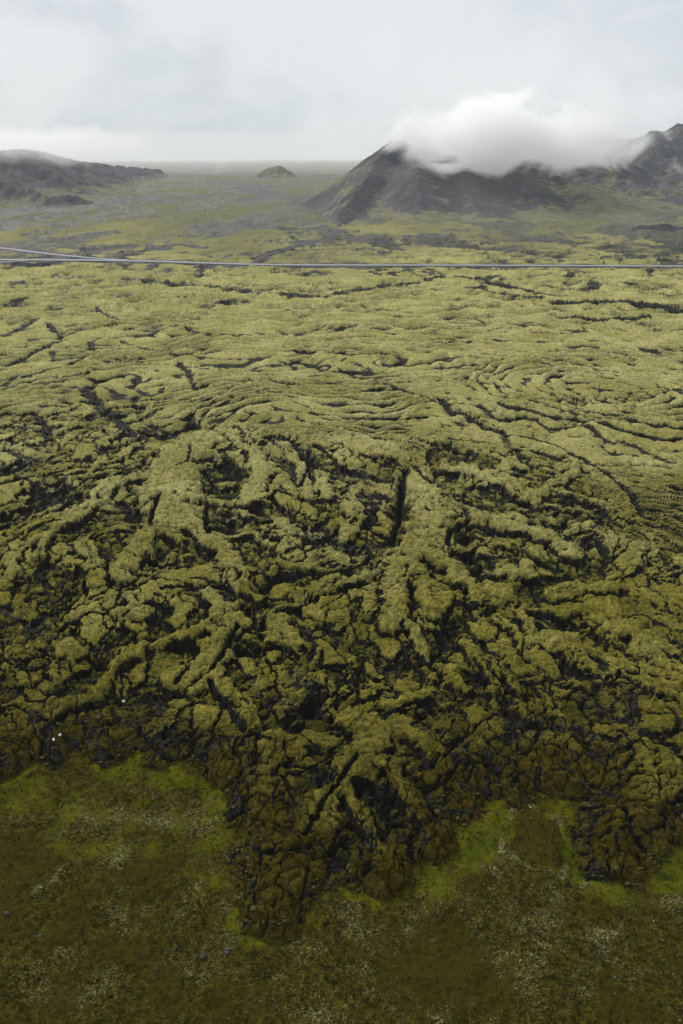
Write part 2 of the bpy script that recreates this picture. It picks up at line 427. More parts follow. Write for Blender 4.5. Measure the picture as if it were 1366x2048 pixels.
def smooth_line(P, n=4):
    """Catmull-Rom"""
    P = np.asarray(P, float)
    out = []
    for i in range(len(P) - 1):
        p0, p1, p2, p3 = P[max(i - 1, 0)], P[i], P[i + 1], P[min(i + 2, len(P) - 1)]
        for t in np.linspace(0, 1, n, endpoint=False):
            out.append(.5 * ((2 * p1) + (-p0 + p2) * t + (2 * p0 - 5 * p1 + 4 * p2 - p3) * t * t + (-p0 + 3 * p1 - 3 * p2 + p3) * t ** 3))
    out.append(P[-1])
    return np.array(out)

def depth_of(p): return p[1] * CP + H * SP

def seg_dist(X, Y, P):
    best = None; bt = None
    n = len(P) - 1
    for i in range(n):
        a, b = P[i], P[i + 1]
        d = b - a; L = max((d * d).sum(), 1e-6)
        t = np.clip(((X - a[0]) * d[0] + (Y - a[1]) * d[1]) / L, 0, 1)
        q = (X - a[0] - t * d[0]) ** 2 + (Y - a[1] - t * d[1]) ** 2
        if best is None: best, bt = q, t / n
        else:
            m = q < best
            best = np.where(m, q, best); bt = np.where(m, (t + i) / n, bt)
    return np.sqrt(best), bt

# ================================================================== LAVA FIELD
ys = np.concatenate([np.arange(1930, 1760, -2.0), np.arange(1760, 345, -1.0)])
D = np.array([row_d(y) for y in ys])
far = np.geomspace(D[-1], 7000, 46)[1:]
D = np.concatenate([D, far, [7150, 7400]])
Wd = D * CP + H * SP
core = np.linspace(-0.535, 0.535, 1130)
side = np.array([0.54, 0.55, 0.565, 0.585, 0.61, 0.65, 0.7, 0.78, 0.9, 1.1, 1.4, 1.8, 2.3])
U = np.concatenate([-side[::-1], core, side])
X = (U[None, :] * Wd[:, None]).astype(f32)
Y = np.repeat(D[:, None], len(U), 1).astype(f32)
nR, nC = X.shape
# photo position of each ground point, for looking up the traced zones
PXg = (CX + F * U[None, :]).astype(f32).repeat(nR, 0)
ang = np.arctan2(H - 2.0, D)
PYg = (CY + F * np.tan(ang - PITCH)).astype(f32)[:, None].repeat(nC, 1)

def sub(P, R):
    x0, y0 = P.min(0) - R; x1, y1 = P.max(0) + R
    r0, r1 = np.searchsorted(D, y0), np.searchsorted(D, y1)
    if r1 <= r0: return None
    w0, w1 = Wd[r0], Wd[r1 - 1]
    c0 = np.searchsorted(U, min(x0 / w0, x0 / w1)); c1 = np.searchsorted(U, max(x1 / w0, x1 / w1))
    if c1 <= c0: return None
    return slice(r0, r1), slice(c0, c1)

# warped coordinates give every traced outline a ragged edge
near = sstep(600, 150, Y)
wx = fbm(X / 5, Y / 5, 3, 11) * 0.9 + perlin(X / 22, Y / 22, 15) * 1.6
wy = fbm(X / 5, Y / 5, 3, 31) * 0.9 + perlin(X / 22, Y / 22, 35) * 1.6
wf = sstep(330, 200, Y) * 0.3
wx += wf * fbm(X / 1.3, Y / 1.3, 2, 41, .6); wy += wf * fbm(X / 1.3, Y / 1.3, 2, 45, .6)
farw = 1 + sstep(250, 900, Y) * 3
XW = X + wx * farw; YW = Y + wy * farw

# how broken the crust is (1 = chaotic toes and slabs, 0 = continuous moss sheet)
zl = np.array([(-400,830),(0,850),(180,790),(300,830),(400,872),(560,872),(700,905),(830,935),(900,890),(1000,870),(1100,910),(1200,990),(1300,1060),(1366,1090),(1900,1150)], float)
lim = np.interp(PXg[0], zl[:, 0], zl[:, 1])[None, :]
wob = fbm(X / 30, Y / 30, 3, 51)
chaos = sstep(-55, 60, PYg - lim + wob * 90)
chaos *= 1 - 0.45 * sstep(1100, 1300, PXg) * sstep(1080, 1160, PYg) * sstep(1480, 1400, PYg)
chaos = chaos.astype(f32)

# signed distance to the lava front (positive inside the lava)
FP = gp(FRONT, 0.6)
sd = np.full(X.shape, 30.0, f32)
r1 = np.searchsorted(D, 125)
xs, yss = XW[:r1], YW[:r1]
xs = X[:r1] + wx[:r1] * .55; yss = Y[:r1] + wy[:r1] * .55
dist, _ = seg_dist(xs, yss, FP)
# inside test: even-odd with the polygon closed far behind
poly = np.concatenate([FP, [[3000, 3000], [-3000, 3000]]])
ins = np.zeros(xs.shape, bool)
for i in range(len(poly)):
    a, b = poly[i], poly[(i + 1) % len(poly)]
    if a[1] == b[1]: continue
    c = ((a[1] > yss) != (b[1] > yss)) & (xs < (b[0] - a[0]) * (yss - a[1]) / (b[1] - a[1]) + a[0])
    ins ^= c
sd[:r1] = np.clip(np.where(ins, dist, -dist), -30, 30)

# base level: thick lava near the front, sinking gently inland
base = 2.6 + 1.2 * perlin(X / 45, Y / 45, 61) + 0.5 * perlin(X / 17, Y / 17, 62)
base = base * (0.45 + 0.55 * sstep(700, 200, Y))
# orientation field of the crust: along traced ridges, else fanning out from the upper middle
SRC = np.array(g(760, 640))
RD = []
for pts, hw, ht in RIDGES:
    P = smooth_line(gp(pts), 2)
    for a, b in zip(P[:-1], P[1:]):
        RD.append((*(0.5 * (a + b)), math.atan2(b[1] - a[1], b[0] - a[0])))
RD = np.array(RD)
def orient(x, y):
    w = 1 / (((RD[:, 0] - x) ** 2 + (RD[:, 1] - y) ** 2) + 4) ** 1.2
    a0 = math.atan2(y - SRC[1], x - SRC[0])
    c = (w * np.cos(2 * RD[:, 2])).sum() + 0.012 * math.cos(2 * a0)
    s_ = (w * np.sin(2 * RD[:, 2])).sum() + 0.012 * math.sin(2 * a0)
    return 0.5 * math.atan2(s_, c)

def grid_at(A, x, y):
    r = min(np.searchsorted(D, y), nR - 1); c = min(np.searchsorted(U, x / Wd[r]), nC - 1)
    return float(A[r, c])

def tessellate(spacing, d0, d1, aniso, ajit, seed):
    """cracked crust: irregular elongated plates (nearest-site cells) lying along the flow"""
    rg = np.random.default_rng(seed)
    F1 = np.full(X.shape, 9.0, f32); F2 = np.full(X.shape, 9.0, f32); TOP = np.zeros(X.shape, f32); T0 = np.zeros(X.shape, f32)
    n0 = 0
    for yy in np.arange(d0, d1, spacing):
        half = 0.57 * (yy * CP + H * SP)
        for xx in np.arange(-half, half, spacing):
            x = xx + rg.uniform(-.5, .5) * spacing; y = yy + rg.uniform(-.5, .5) * spacing
            top = rg.normal(0, 1); fr = float(np.clip(1 - grid_at(sd, x, y) / 22, 0, 1)); th0 = rg.normal(0, ajit + .5 * fr) + 1.1 * grid_at(swing, x, y) * (1 - fr); k = math.exp(rg.normal(0, .38)); an = (aniso * (1 - fr) + 1.5 * fr) * math.exp(rg.normal(0, .35))
            if grid_at(chaos, x, y) < 0.03: continue
            th = orient(x, y) + th0
            ra = spacing * k * math.sqrt(an); rb = spacing * k / math.sqrt(an)
            R = max(ra, rb) * 1.35
            sl = sub(np.array([[x, y]]), R + 2.4)
            if sl is None: continue
            dx = XW[sl] - f32(x); dy = YW[sl] - f32(y)
            ca, sa = f32(math.cos(th)), f32(math.sin(th))
            a = (dx * ca + dy * sa) / f32(ra); b = (dy * ca - dx * sa) / f32(rb)
            r = np.sqrt(a * a + b * b)
            f1 = F1[sl]; f2 = F2[sl]
            nearer = r < f1
            F2[sl] = np.where(nearer, f1, np.minimum(f2, r))
            TOP[sl] = np.where(nearer, f32(top) + a * f32(rg.normal(0, .4)) + b * f32(rg.normal(0, .5)), TOP[sl])
            T0[sl] = np.where(nearer, f32(top), T0[sl])
            F1[sl] = np.where(nearer, r, f1)
            n0 += 1
    gap = np.clip(F2 - F1, 0, 1.0)
    return gap, TOP, T0

def dome(gap, w):
    return 1 - (1 - np.clip(gap / w, 0, 1)) ** 2.6

swing = (perlin(X / 26, Y / 26, 79) * 1.4 * (1 - 0)).astype(f32)
gA, tA, fA = tessellate(5.2, 62, 335, 3.2, .30, 1)
gB, tB, fB = tessellate(1.9, 60, 270, 2.4, .45, 2)
gC, tC, fC = tessellate(0.95, 57, 150, 1.8, .5, 3)
fadeC = sstep(150, 115, Y); fadeB = sstep(268, 215, Y)
sA, sB, sC = dome(gA, .20), dome(gB, .22), dome(gC, .35)
broken = (0.35 + 0.65 * sstep(-.25, .3, fbm(X / 14, Y / 14, 2, 75))).astype(f32)
dfr = (0.55 + 0.45 * sstep(4, 30, sd)).astype(f32)
plate = (sstep(-.15, .05, fA) * sstep(0, .5, sA)).astype(f32)
smallplate = (sstep(.75, .9, fB) * fadeB * (1 - plate)).astype(f32)
rub = 1 - plate
h = base - chaos * 1.9 * dfr + chaos * dfr * (sA * (.55 + .22 * tA) + plate * (1.0 + .22 * tA - .30 * (1 - sB) * broken)
     + rub * fadeB * sB * (.55 + .42 * tB) * (.35 + .65 * sA) + rub * fadeC * sC * (.26 + .20 * tC))
h += chaos * rub * 0.34 * (ridged(X / 1.7, Y / 1.7, 4, 71, .6) - .5)
h += chaos * (0.9 * perlin(X / 13, Y / 13, 77))
# long winding cooling cracks
def isoline(sc, seed, jit=.5):
    n = perlin(X / sc + wx * .05, Y / sc + wy * .05, seed) + .06 * perlin(X / 1.4, Y / 1.4, seed + 1)
    return np.abs(n) * f32(sc / 1.5)
wcr = np.exp(-(isoline(13, 81) / .42) ** 2) * sstep(-.45, .1, perlin(X / 19, Y / 19, 83))
wcr = np.maximum(wcr, np.exp(-(isoline(8, 85) / .34) ** 2) * sstep(-.3, .2, perlin(X / 15, Y / 15, 87)))
wcr = (wcr * sstep(330, 250, Y) * (.25 + .75 * chaos)).astype(f32)
h = h.astype(f32)
crev = np.clip(np.maximum(np.maximum(1 - gA / .11, (1 - gB / .09) * fadeB * .8), (1 - gC / .09) * fadeC * .3), 0, 1) * chaos * (.6 + .4 * sstep(2, 25, sd))

# traced ridges and pads
flat = np.zeros(X.shape, f32); rimc = np.zeros(X.shape, f32)
for pts, hw, ht in RIDGES:
    P = smooth_line(gp(pts), 4)
    R = hw * depth_of(P.mean(0)) / F
    sl = sub(P, R * 1.5 + 3)
    if sl is None: continue
    d, t = seg_dist(XW[sl], YW[sl], P)
    d = d / (R * (1.02 + 0.55 * fbm(XW[sl] / 4, YW[sl] / 4, 4, 91, .6)))
    prof = np.clip(1 - d ** 5, -0.8, 1)
    z = base[sl] + .25 + ht * 0.78 * prof - 0.15 * d - .40 * (1 - sB[sl]) * broken[sl] - .26 * (1 - sA[sl]) + .30 * tA[sl] * .5 + .6 * perlin(X[sl] / 5, Y[sl] / 5, 93) - .25 * ridged(X[sl] / 2.2, Y[sl] / 2.2, 2, 94)
    m = (d < 1.15) & (z > h[sl])
    h[sl] = np.where(m, z, h[sl])
    gate = sstep(-.25, .15, perlin(X[sl] / 7, Y[sl] / 7, 96))
    rim = np.exp(-((d - 1.10) * R / .34) ** 2) * gate
    if hw < 30: rim = np.maximum(rim, .9 * np.exp(-((d - .12) * R / .26) ** 2) * sstep(.1, .4, perlin(X[sl] / 9, Y[sl] / 9, 98)))
    h[sl] -= .55 * rim
    rimc[sl] = np.maximum(rimc[sl] * (d > .9), .85 * rim)
    flat[sl] = np.maximum(flat[sl], sstep(1.1, .8, d))

rockiness = np.maximum(rimc, 0)
crev *= 1 - .6 * flat
for pts, hw, dp in HOLLOWS:
    P = smooth_line(gp(pts), 3)
    R = hw * depth_of(P.mean(0)) / F
    sl = sub(P, R * 2 + 6)
    if sl is None: continue
    d, t = seg_dist(XW[sl], YW[sl], P)
    q = np.clip(1 - d / (R * 1.5), 0, 1)
    q = sstep(0, 1, q)
    h[sl] -= dp * 1.15 * q * (0.8 + 0.4 * ridged(X[sl] / 1.5, Y[sl] / 1.5, 2, 95))
    rockiness[sl] = np.maximum(rockiness[sl], 0.55 * sstep(.3, .8, q))
for pts, hw, dp in CRACKS:
    P = smooth_line(gp(pts), 4)
    R = hw * depth_of(P.mean(0)) / F
    sl = sub(P, R * 2 + 6)
    if sl is None: continue
    k = 0.45 if P[:, 1].mean() < 330 else 0.2
    d, t = seg_dist(X[sl] + (XW[sl] - X[sl]) * k, Y[sl] + (YW[sl] - Y[sl]) * k, P)
    q = np.exp(-(d / R) ** 2) * sstep(0, 0.06, t) * sstep(1, 0.94, t)
    q *= 0.92 + 0.3 * perlin(X[sl] / 4, Y[sl] / 4, 97)
    h[sl] -= dp * 1.35 * q
    rockiness[sl] = np.maximum(rockiness[sl], np.clip(1.15 * q, 0, 1))

wcr *= 1 - .6 * flat
h -= wcr * .95
crev = np.maximum(crev, wcr * .9)
# pressure ropes on the moss sheet
SW = np.array(g(1215, 800)); 
rx, ry = XW - SW[0], YW - SW[1]
rr = np.sqrt(rx * rx + ry * ry * 0.6)
swirl = sstep(340, 130, PXg * 0 + np.hypot((PXg - 1230) / 1.3, (PYg - 800) * 1.6))
lowr = perlin(X / 60, Y / 60, 101); lowr2 = perlin(X / 60, Y / 60, 102)
def billow(x, y, seed):
    return np.minimum(np.abs(perlin(x, y, seed)) * 2.6, 1.0)
q1 = perlin(X / 14, Y / 14, 113) * 5; q2 = perlin(X / 14, Y / 14, 114) * 5
ux = (X + lowr * 20 + q1 * .5) / 40.0; uy = (Y + lowr2 * 34 + q2 * .6 + 0.0020 * X * X) / 8.5
vx = np.arctan2(ry, rx) * 1.1 + lowr2 * .4 + q2 * .02; vy = (rr + lowr * 14 + q1 * .5) / 7.5
def two(k, a, sd1, sd2):
    return np.abs(perlin(ux * k ** 1.25 + a, uy * k * .9 + a, sd1)) * (1 - swirl) + np.abs(perlin(vx * k ** 1.25 + a, vy * k * .9, sd2)) * swirl
dw = np.maximum(Y + lowr2 * 30 + lowr * 14 + q2 * .5 + 0.0020 * X * X, 150)
phA = np.log(np.maximum(1 + (dw - 250) * .05 / 5.0, .05)) / .05 + .40 * perlin(X / 15, Y / 10, 117)
phB = (rr + lowr * 14 + lowr2 * 8 + q1 * .5) / 6.4 + .32 * perlin(X / 15, Y / 10, 118)
def tri(ph): return np.abs(ph - np.round(ph)) * 2
sA_, sB_ = tri(phA), tri(phB)
nb1 = (sA_ * (1 - swirl) + sB_ * swirl) * .5
nb2 = two(2.0, 5, 104, 110)
b1 = np.minimum(nb1 * 2.6, 1); b2 = np.minimum(nb2 * 2.6, 1)
rzone = ((1 - chaos) * sstep(1300, 560, Y) * (0.55 + 0.45 * sstep(-.35, .15, perlin(X / 40, Y / 40, 121)))).astype(f32)
cw = 0.30 + Y / 430.0
k1 = np.exp(-(nb1 * 5.4 / cw) ** 2) * (.5 + .5 * sstep(-.3, .3, perlin(X / 26, Y / 20, 123))); k2 = np.exp(-(nb2 * 3.6 / cw) ** 2) * sstep(-.2, .35, perlin(X / 18, Y / 14, 125))
h += ((b1 - .6) * (1.5 + 1.3 * sstep(230, 480, Y)) * (.5 + .5 * sstep(-.4, .2, perlin(X / 26, Y / 20, 123))) + (b2 - .6) * .45 - k1 * (.95 + Y / 620) - k2 * (.6 + Y / 900)) * rzone
nb3, nb4 = two(3.4, 9, 105, 111), two(6.0, 3, 106, 112)
k3 = np.exp(-(nb3 * 2.1 / cw) ** 2) * sstep(-.3, .3, perlin(X / 15, Y / 11, 127)); k4 = np.exp(-(nb4 * 1.3 / cw) ** 2) * sstep(0, .4, perlin(X / 12, Y / 9, 128)) * sstep(430, 260, Y)
h += ((np.minimum(nb3 * 2.6, 1) - .6) * .30 - k3 * (.35 + Y / 1600) - k4 * .22) * rzone
crease = np.maximum(np.maximum(k1, .85 * k2), np.maximum(.7 * k3, .5 * k4)) * rzone
# lumpy moss cushions everywhere
lum = billow(X / 2.6, Y / 2.2, 131) + .5 * billow(X / 1.2, Y / 1.1, 132)
h += (lum - .8) * (0.20 + .12 * chaos + .3 * sstep(220, 520, Y)) * sstep(1200, 600, Y)
h += 0.10 * fbm(X / 0.6, Y / 0.6, 2, 141, 0.6) * sstep(260, 120, Y)
h += 0.35 * (1 - chaos) * fbm(X / 7, Y / 7, 3, 145) * sstep(1200, 600, Y)
# far plain: broken aa patches
aa = sstep(0.12, 0.42, fbm(X / 90, Y / 160, 4, 151, 0.6)) * sstep(430, 620, Y)
h += aa * 1.4 * fbm(X / 9, Y / 11, 3, 155, 0.65)
h += sstep(600, 1000, Y) * sstep(4500, 2500, Y) * (3.2 * (billow(X / 80, Y / 110, 161) - .6) + 1.6 * (billow(X / 30, Y / 45, 162) - .6) + 2.0 * fbm(X / 120, Y / 160, 3, 163))

for pts, hw in ROCKY:
    P = smooth_line(gp(pts), 3)
    R = hw * depth_of(P.mean(0)) / F
    if P[:, 1].mean() > 330: R = R * 1.7
    sl = sub(P, R * 2 + 12)
    if sl is None: continue
    d, t = seg_dist(XW[sl], YW[sl], P)
    q = sstep(1.3, 0.4, d / R)
    jag = ridged(X[sl] / 3.2, Y[sl] / 3.2, 3, 171, 0.6)
    h[sl] += q * (jag - 0.62) * (1.0 + 2.6 * sstep(250, 480, Y[sl])) 
    rockiness[sl] = np.maximum(rockiness[sl], q * (0.5 + 0.5 * sstep(.8, .5, jag)) * (.62 if P[:, 1].mean() < 250 else 1))
gravel = np.zeros(X.shape, f32)
for pts, hw in STRIPES:
    P = smooth_line(gp(pts, 0.5), 4)
    dd = P.mean(0)[1]
    R = hw * 0.5 * (dd * dd + H * H) / (H * F)
    sl = sub(P, R * 2 + 25)
    if sl is None: continue
    k = 0.6
    d, t = seg_dist(X[sl] + (XW[sl] - X[sl]) * k, Y[sl] + (YW[sl] - Y[sl]) * k, P)
    rockiness[sl] = np.maximum(rockiness[sl], 0.95 * sstep(1.3, 0.5, d / R))
    h[sl] -= 1.2 * sstep(1.4, 0.3, d / R)
    gravel[sl] = np.maximum(gravel[sl], .75 * sstep(1.2, 0.5, d / R))

# level ground under the road and the track
roadz = 0.8
for line, wid, z0 in ((ROAD, 9.0, roadz), (SIDE, 8.0, roadz), (SLIP, 7.0, roadz), (TRACK, 5.0, 0.6)):
    P = smooth_line(gp(line, z0), 4)
    sl = sub(P, 60)
    d, t = seg_dist(X[sl], Y[sl], P)
    q = sstep(wid * 2.4, wid * 0.9, d)
    h[sl] = h[sl] * (1 - q) + q * (0.05 if z0 > 1 else 0.3)
    gq = sstep(wid * 1.7, wid * 1.0, d + perlin(X[sl] / 16, Y[sl] / 16, 181) * 7)
    gravel[sl] = np.maximum(gravel[sl], gq)
    rockiness[sl] *= 1 - q
# dark gravel apron between the two roads
for pts, hw in (([(75,514),(150,516),(220,518.5)], 12), ([(20,528),(70,530),(110,524)], 11), ([(250,524),(350,521.5),(400,523)], 6)):
    P = gp(pts, 0.5); sl = sub(P, 40)
    d, t = seg_dist(XW[sl], YW[sl], P)
    gravel[sl] = np.maximum(gravel[sl], sstep(hw * 1.3, hw * .7, d))

# bevel the sheet down to the meadow at the front
sde = sd - .9 * (1 - sA) - .9 * (1 - sB) + .5 + .5 * perlin(X / 1.1, Y / 1.1, 187)
cap = .82 * np.clip(sde, 0, 12) ** 0.55 * (0.62 + .38 * sB) + .22 * sC * np.clip(sde, 0, 1)
k_ = sstep(16, 4, sd)
h = np.where(sd < 16, h * (1 - k_) + np.minimum(h, cap + (h - base + .6) * .4 * sstep(0, 2.5, sde)) * k_, h)
h = np.where(sde < 0, np.maximum(sde * 0.8, -1.2) - 0.02, h).astype(f32)

# distant plain rises a little to the skyline, then falls away
rise = sstep(2300, 7000, Y)
h += rise * (32 + 13 * np.clip(U, -0.5, 0.5)[None, :] / 0.5) + rise * (9 * perlin(X / 900, Y / 1500, 191) + 5 * perlin(X / 260, Y / 700, 192))
h[-1] -= 120

# where moss holds and where rock is bare
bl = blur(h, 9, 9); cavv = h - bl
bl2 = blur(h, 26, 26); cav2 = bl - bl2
gy_, gx_ = np.gradient(h)
dxm = np.gradient(X, axis=1); dym = np.gradient(Y, axis=0)
slope = np.hypot(gx_ / dxm, gy_ / dym)
moss = 1.0 - 0.55 * sstep(-.05, -0.5, cavv) * sstep(500, 250, Y) - 0.35 * sstep(1.2, 2.6, slope) * sstep(420, 200, Y) * sstep(.5, 5, sd)
moss -= rockiness * 0.7 + crev * .62 + crease * .80
rubm = chaos * rub * (1 - flat) * (1 - smallplate)
moss -= rubm * (.10 + .34 * sstep(-.1, .35, fbm(X / 2.4, Y / 2.4, 3, 203)))
moss -= 0.22 * chaos * sstep(0.05, 0.5, fbm(X / 6, Y / 6, 4, 201)) * (1 - flat)
moss -= 0.5 * aa * sstep(-.1, .4, fbm(X / 12, Y / 20, 3, 205))
moss -= sstep(480, 1000, Y) * 0.62 * sstep(-0.2, 0.3, fbm(X / 110, Y / 260, 5, 211, 0.65))
moss -= sstep(700, 1500, Y) * 0.35 * sstep(-0.1, 0.3, fbm(X / 30, Y / 90, 3, 215, 0.65))
moss -= 0.15 * sstep(1800, 3200, Y)
moss = np.clip(moss, 0, 1)
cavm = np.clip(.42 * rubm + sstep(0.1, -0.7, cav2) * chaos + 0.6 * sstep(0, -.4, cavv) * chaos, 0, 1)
dry = sstep(470, 1150, Y + 200 * fbm(X / 150, Y / 300, 3, 217))
fore_dark = np.interp(PYg[:, 0], [560, 760, 900, 1060, 1250, 1450, 1560, 1720], [0, 0.05, 0.17, 0.33, 0.50, 0.72, 0.88, 1.0])[:, None] + 0.16 * fbm(X / 25, Y / 25, 3, 221) - 0.10 * flat + 0.10 * sstep(0.2, -.6, cavv) + .16 * rubm  # browner moss towards the front, plus foreground darkening painted into the colour
fore_dark = np.clip(fore_dark + 0.25 * sstep(9, 1, sd), 0, 1)

M_LAVA = mat_lava()
lava = grid_object('lava_field', X, Y, h, M_LAVA, dict(moss=moss, fore_dark=fore_dark, cav=cavm, gravel=gravel, dry=dry))
tag(lava, kind='structure')

# ================================================================== MEADOW
my = np.concatenate([np.arange(2600, 2120, -12.0), np.arange(2120, 1440, -1.4)])
mD = np.concatenate([[-160, -60, -20, 0, 10, 20], np.array([row_d(y) for y in my])])
mW = np.maximum(mD * CP + H * SP, 45)
mU = np.concatenate([-side[::-1], np.linspace(-0.535, 0.535, 760), side])
mX = (mU[None, :] * mW[:, None]).astype(f32); mY = np.repeat(mD[:, None], len(mU), 1).astype(f32)
mz = 0.40 * fbm(mX / 8, mY / 8, 3, 301) + 0.24 * (.5 - np.abs(fbm(mX / 2.4, mY / 2.4, 3, 305, 0.6))) + 0.08 * fbm(mX / .5, mY / .5, 2, 309)
mwx = mX + fbm(mX / 3, mY / 3, 3, 311) * 1.1; mwy = mY + fbm(mX / 3, mY / 3, 3, 315) * 1.1
fd, _ = seg_dist(mX + fbm(mX / 5, mY / 5, 2, 11) * .4, mY, FP)
brown = np.zeros(mX.shape, f32); white = np.zeros(mX.shape, f32); mgreen = np.zeros(mX.shape, f32)
def blob(A, cx, cy, rx, ry, val, bump=0.0, ring=0.0):
    x, y = g(cx, cy); w = depth_of((x, y)) / F
    s_ = math.sin(math.atan2(H, y))
    r = np.hypot((mwx - x) / (rx * w), (mwy - y) / (ry * w / s_))
    q = sstep(1.45, 0.45, r)
    np.maximum(A, q * val, out=A)
    if bump: mz[...] = mz + bump * sstep(1.1, 0.4, r)
    if ring: np.maximum(white, ring * np.exp(-((r - 1.08) / 0.16) ** 2), out=white)
for a in ((60,1720,75,55,1,.15,.7),(25,1800,50,75,1,.1,.0),(140,1840,45,60,1,.12,.0),(240,1905,75,40,1,.15),(205,1780,22,30,1,.1,.4),(300,1740,60,40,.9,.15,.3),(300,1700,35,30,.8,.1),
          (345,1715,40,22,1,.1,.4),(278,1820,14,22,1,.06),(1075,1678,62,62,1,.9,1.1),(950,1760,40,26,.9,.4,.8),(880,1800,40,28,.55,.3,.8),(1200,1815,55,34,.6,.4,.8),
          (900,1930,95,95,1,.2,.8),(830,1960,80,70,1,.1),(970,1960,70,60,.9,.1),(120,1990,60,50,.8,.1),(340,1980,50,60,.8,.1),(1240,2010,70,40,.8,.1),(780,1890,60,40,.6,.1),
          (300,1860,40,40,.5,.1),(690,1850,70,34,.45,.1),(1010,1620,20,18,.6,.2,.6),(480,2010,120,60,.6,.1)):
    blob(brown, *a)
for a in ((260,1620,110,60,.75),(100,1650,90,40,.6),(440,1850,60,60,.6),(230,1960,120,40,.55),(560,1930,100,40,.6),(1000,2020,160,30,.45),(840,1850,50,40,.6),(1180,1960,60,60,.6),(390,1640,60,50,.85),(200,1700,110,60,.6),(330,1830,130,60,.55),(420,1800,60,60,.6),(680,1900,170,60,.55),(1060,1800,160,60,.5),(1150,1880,170,70,.5),
          (1290,1930,90,120,.5),(700,1830,60,40,.6),(110,1940,120,50,.6),(650,2000,220,60,.4),(1350,1810,40,30,.6),(1040,1900,90,70,.8),(420,1930,120,60,.5)):
    blob(white, *a)
for a in ((250,1650,220,75,.58),(120,1620,110,50,.5),(400,1760,60,60,.45),(40,1580,70,40,.75),(300,1550,110,35,.8),(150,1600,150,40,.45),(430,1700,55,90,.6),(430,1610,50,40,.8),(940,1690,80,55,.85),(1120,1610,75,28,.85),(850,1770,75,50,.8),(1250,1775,130,40,.7),
          (1130,1720,80,40,.55),(1350,1735,70,50,.85),(800,1800,40,30,.8),(620,1830,40,40,.6),(1000,1640,35,45,.85)):
    blob(mgreen, *a)
strip = sstep(3.2, 0.4, fd + fbm(mX / 3, mY / 3, 2, 325) * 1.2)
mgreen = np.clip(np.maximum(mgreen * (0.72 + .5 * fbm(mX / 4, mY / 4, 3, 331)), strip * sstep(-.5, .4, perlin(mX / 9, mY / 9, 333)) * 0.9), 0, 1)
deep = np.clip(mgreen - 0.9 + strip * 0.1, 0, 1)
gl = sstep(.3, .7, mgreen)
mz = mz * (1 - 0.6 * gl) - 0.08 * gl
white = np.clip(white * (1 - .75 * gl) * .8 - 0.10 + 0.50 * fbm(mX / 5, mY / 5, 4, 341), 0, 1) * (1 - .55 * sstep(.5, .9, brown))
meadow = grid_object('meadow', mX, mY, mz, mat_meadow(), dict(green=mgreen, brown=brown * (1 - gl), white=white, rockm=brown * 0))
tag(meadow, kind='structure')

# ================================================================== TUFTS AND RUBBLE (too many to count)
def m_at(A, x, y):
    r = np.clip(np.searchsorted(mD, y), 0, len(mD) - 1); c = np.clip(np.searchsorted(mU, x / mW[r]), 0, len(mU) - 1)
    return A[r, c]
def inside_lava(x, y):
    r = np.clip(np.searchsorted(D, y), 0, nR - 1); c = np.clip(np.searchsorted(U, x / Wd[r]), 0, nC - 1)
    return sd[r, c], h[r, c]

def soup(name, verts, faces, mat, attrs=None):
    me = bpy.data.meshes.new(name); verts = np.asarray(verts, f32); faces = np.asarray(faces, np.int32)
    me.vertices.add(len(verts)); me.vertices.foreach_set('co', verts.reshape(-1))
    me.loops.add(faces.size); me.loops.foreach_set('vertex_index', faces.reshape(-1))
    me.polygons.add(len(faces)); me.polygons.foreach_set('loop_start', np.arange(len(faces), dtype=np.int32) * faces.shape[1])
    me.update(calc_edges=True)
    for k, v in (attrs or {}).items():
        a = me.attributes.new(k, 'FLOAT', 'POINT'); a.data.foreach_set('value', np.asarray(v, f32))
    me.materials.append(mat)
    o = bpy.data.objects.new(name, me); COL.objects.link(o)
    return tag(o, kind='stuff')

def tufts(name, n, prob, hmin, hmax, spread, mat, seed):
    rg = np.random.default_rng(seed)
    y = np.sqrt(rg.random(n) * (100. ** 2 - 40. ** 2) + 40. ** 2); x = (rg.random(n) * 2 - 1) * .55 * (y * CP + H * SP)
    keep = rg.random(n) < prob(x, y)
    s_, _ = inside_lava(x, y); keep &= (s_ < -.3) | (y < D[0])
    x, y = x[keep], y[keep]; z = m_at(mz, x, y)
    k = 7; N = len(x)
    a = rg.random((N, k)) * 6.283; rad = rg.random((N, k)) * spread; hh = rg.uniform(hmin, hmax, (N, k)); sz = np.exp(rg.normal(0, .35, N))[:, None]
    rad *= sz; hh *= sz; wd = .03 + .05 * rg.random((N, k)); lean = .5 * hh
    bx, by = x[:, None] + rad * np.cos(a), y[:, None] + rad * np.sin(a); b2 = rg.random((N, k)) * 6.283
    zz = np.repeat(z[:, None], k, 1) - .02
    V = np.stack([np.stack([bx - wd * np.sin(b2), by + wd * np.cos(b2), zz], -1), np.stack([bx + wd * np.sin(b2), by - wd * np.cos(b2), zz], -1),
                  np.stack([bx + lean * np.cos(a), by + lean * np.sin(a), zz + hh], -1)], 2).reshape(-1, 3)
    t = np.repeat(rg.random(N), k * 3)
    return soup(name, V, np.arange(len(V)).reshape(-1, 3), mat, dict(tone=t))

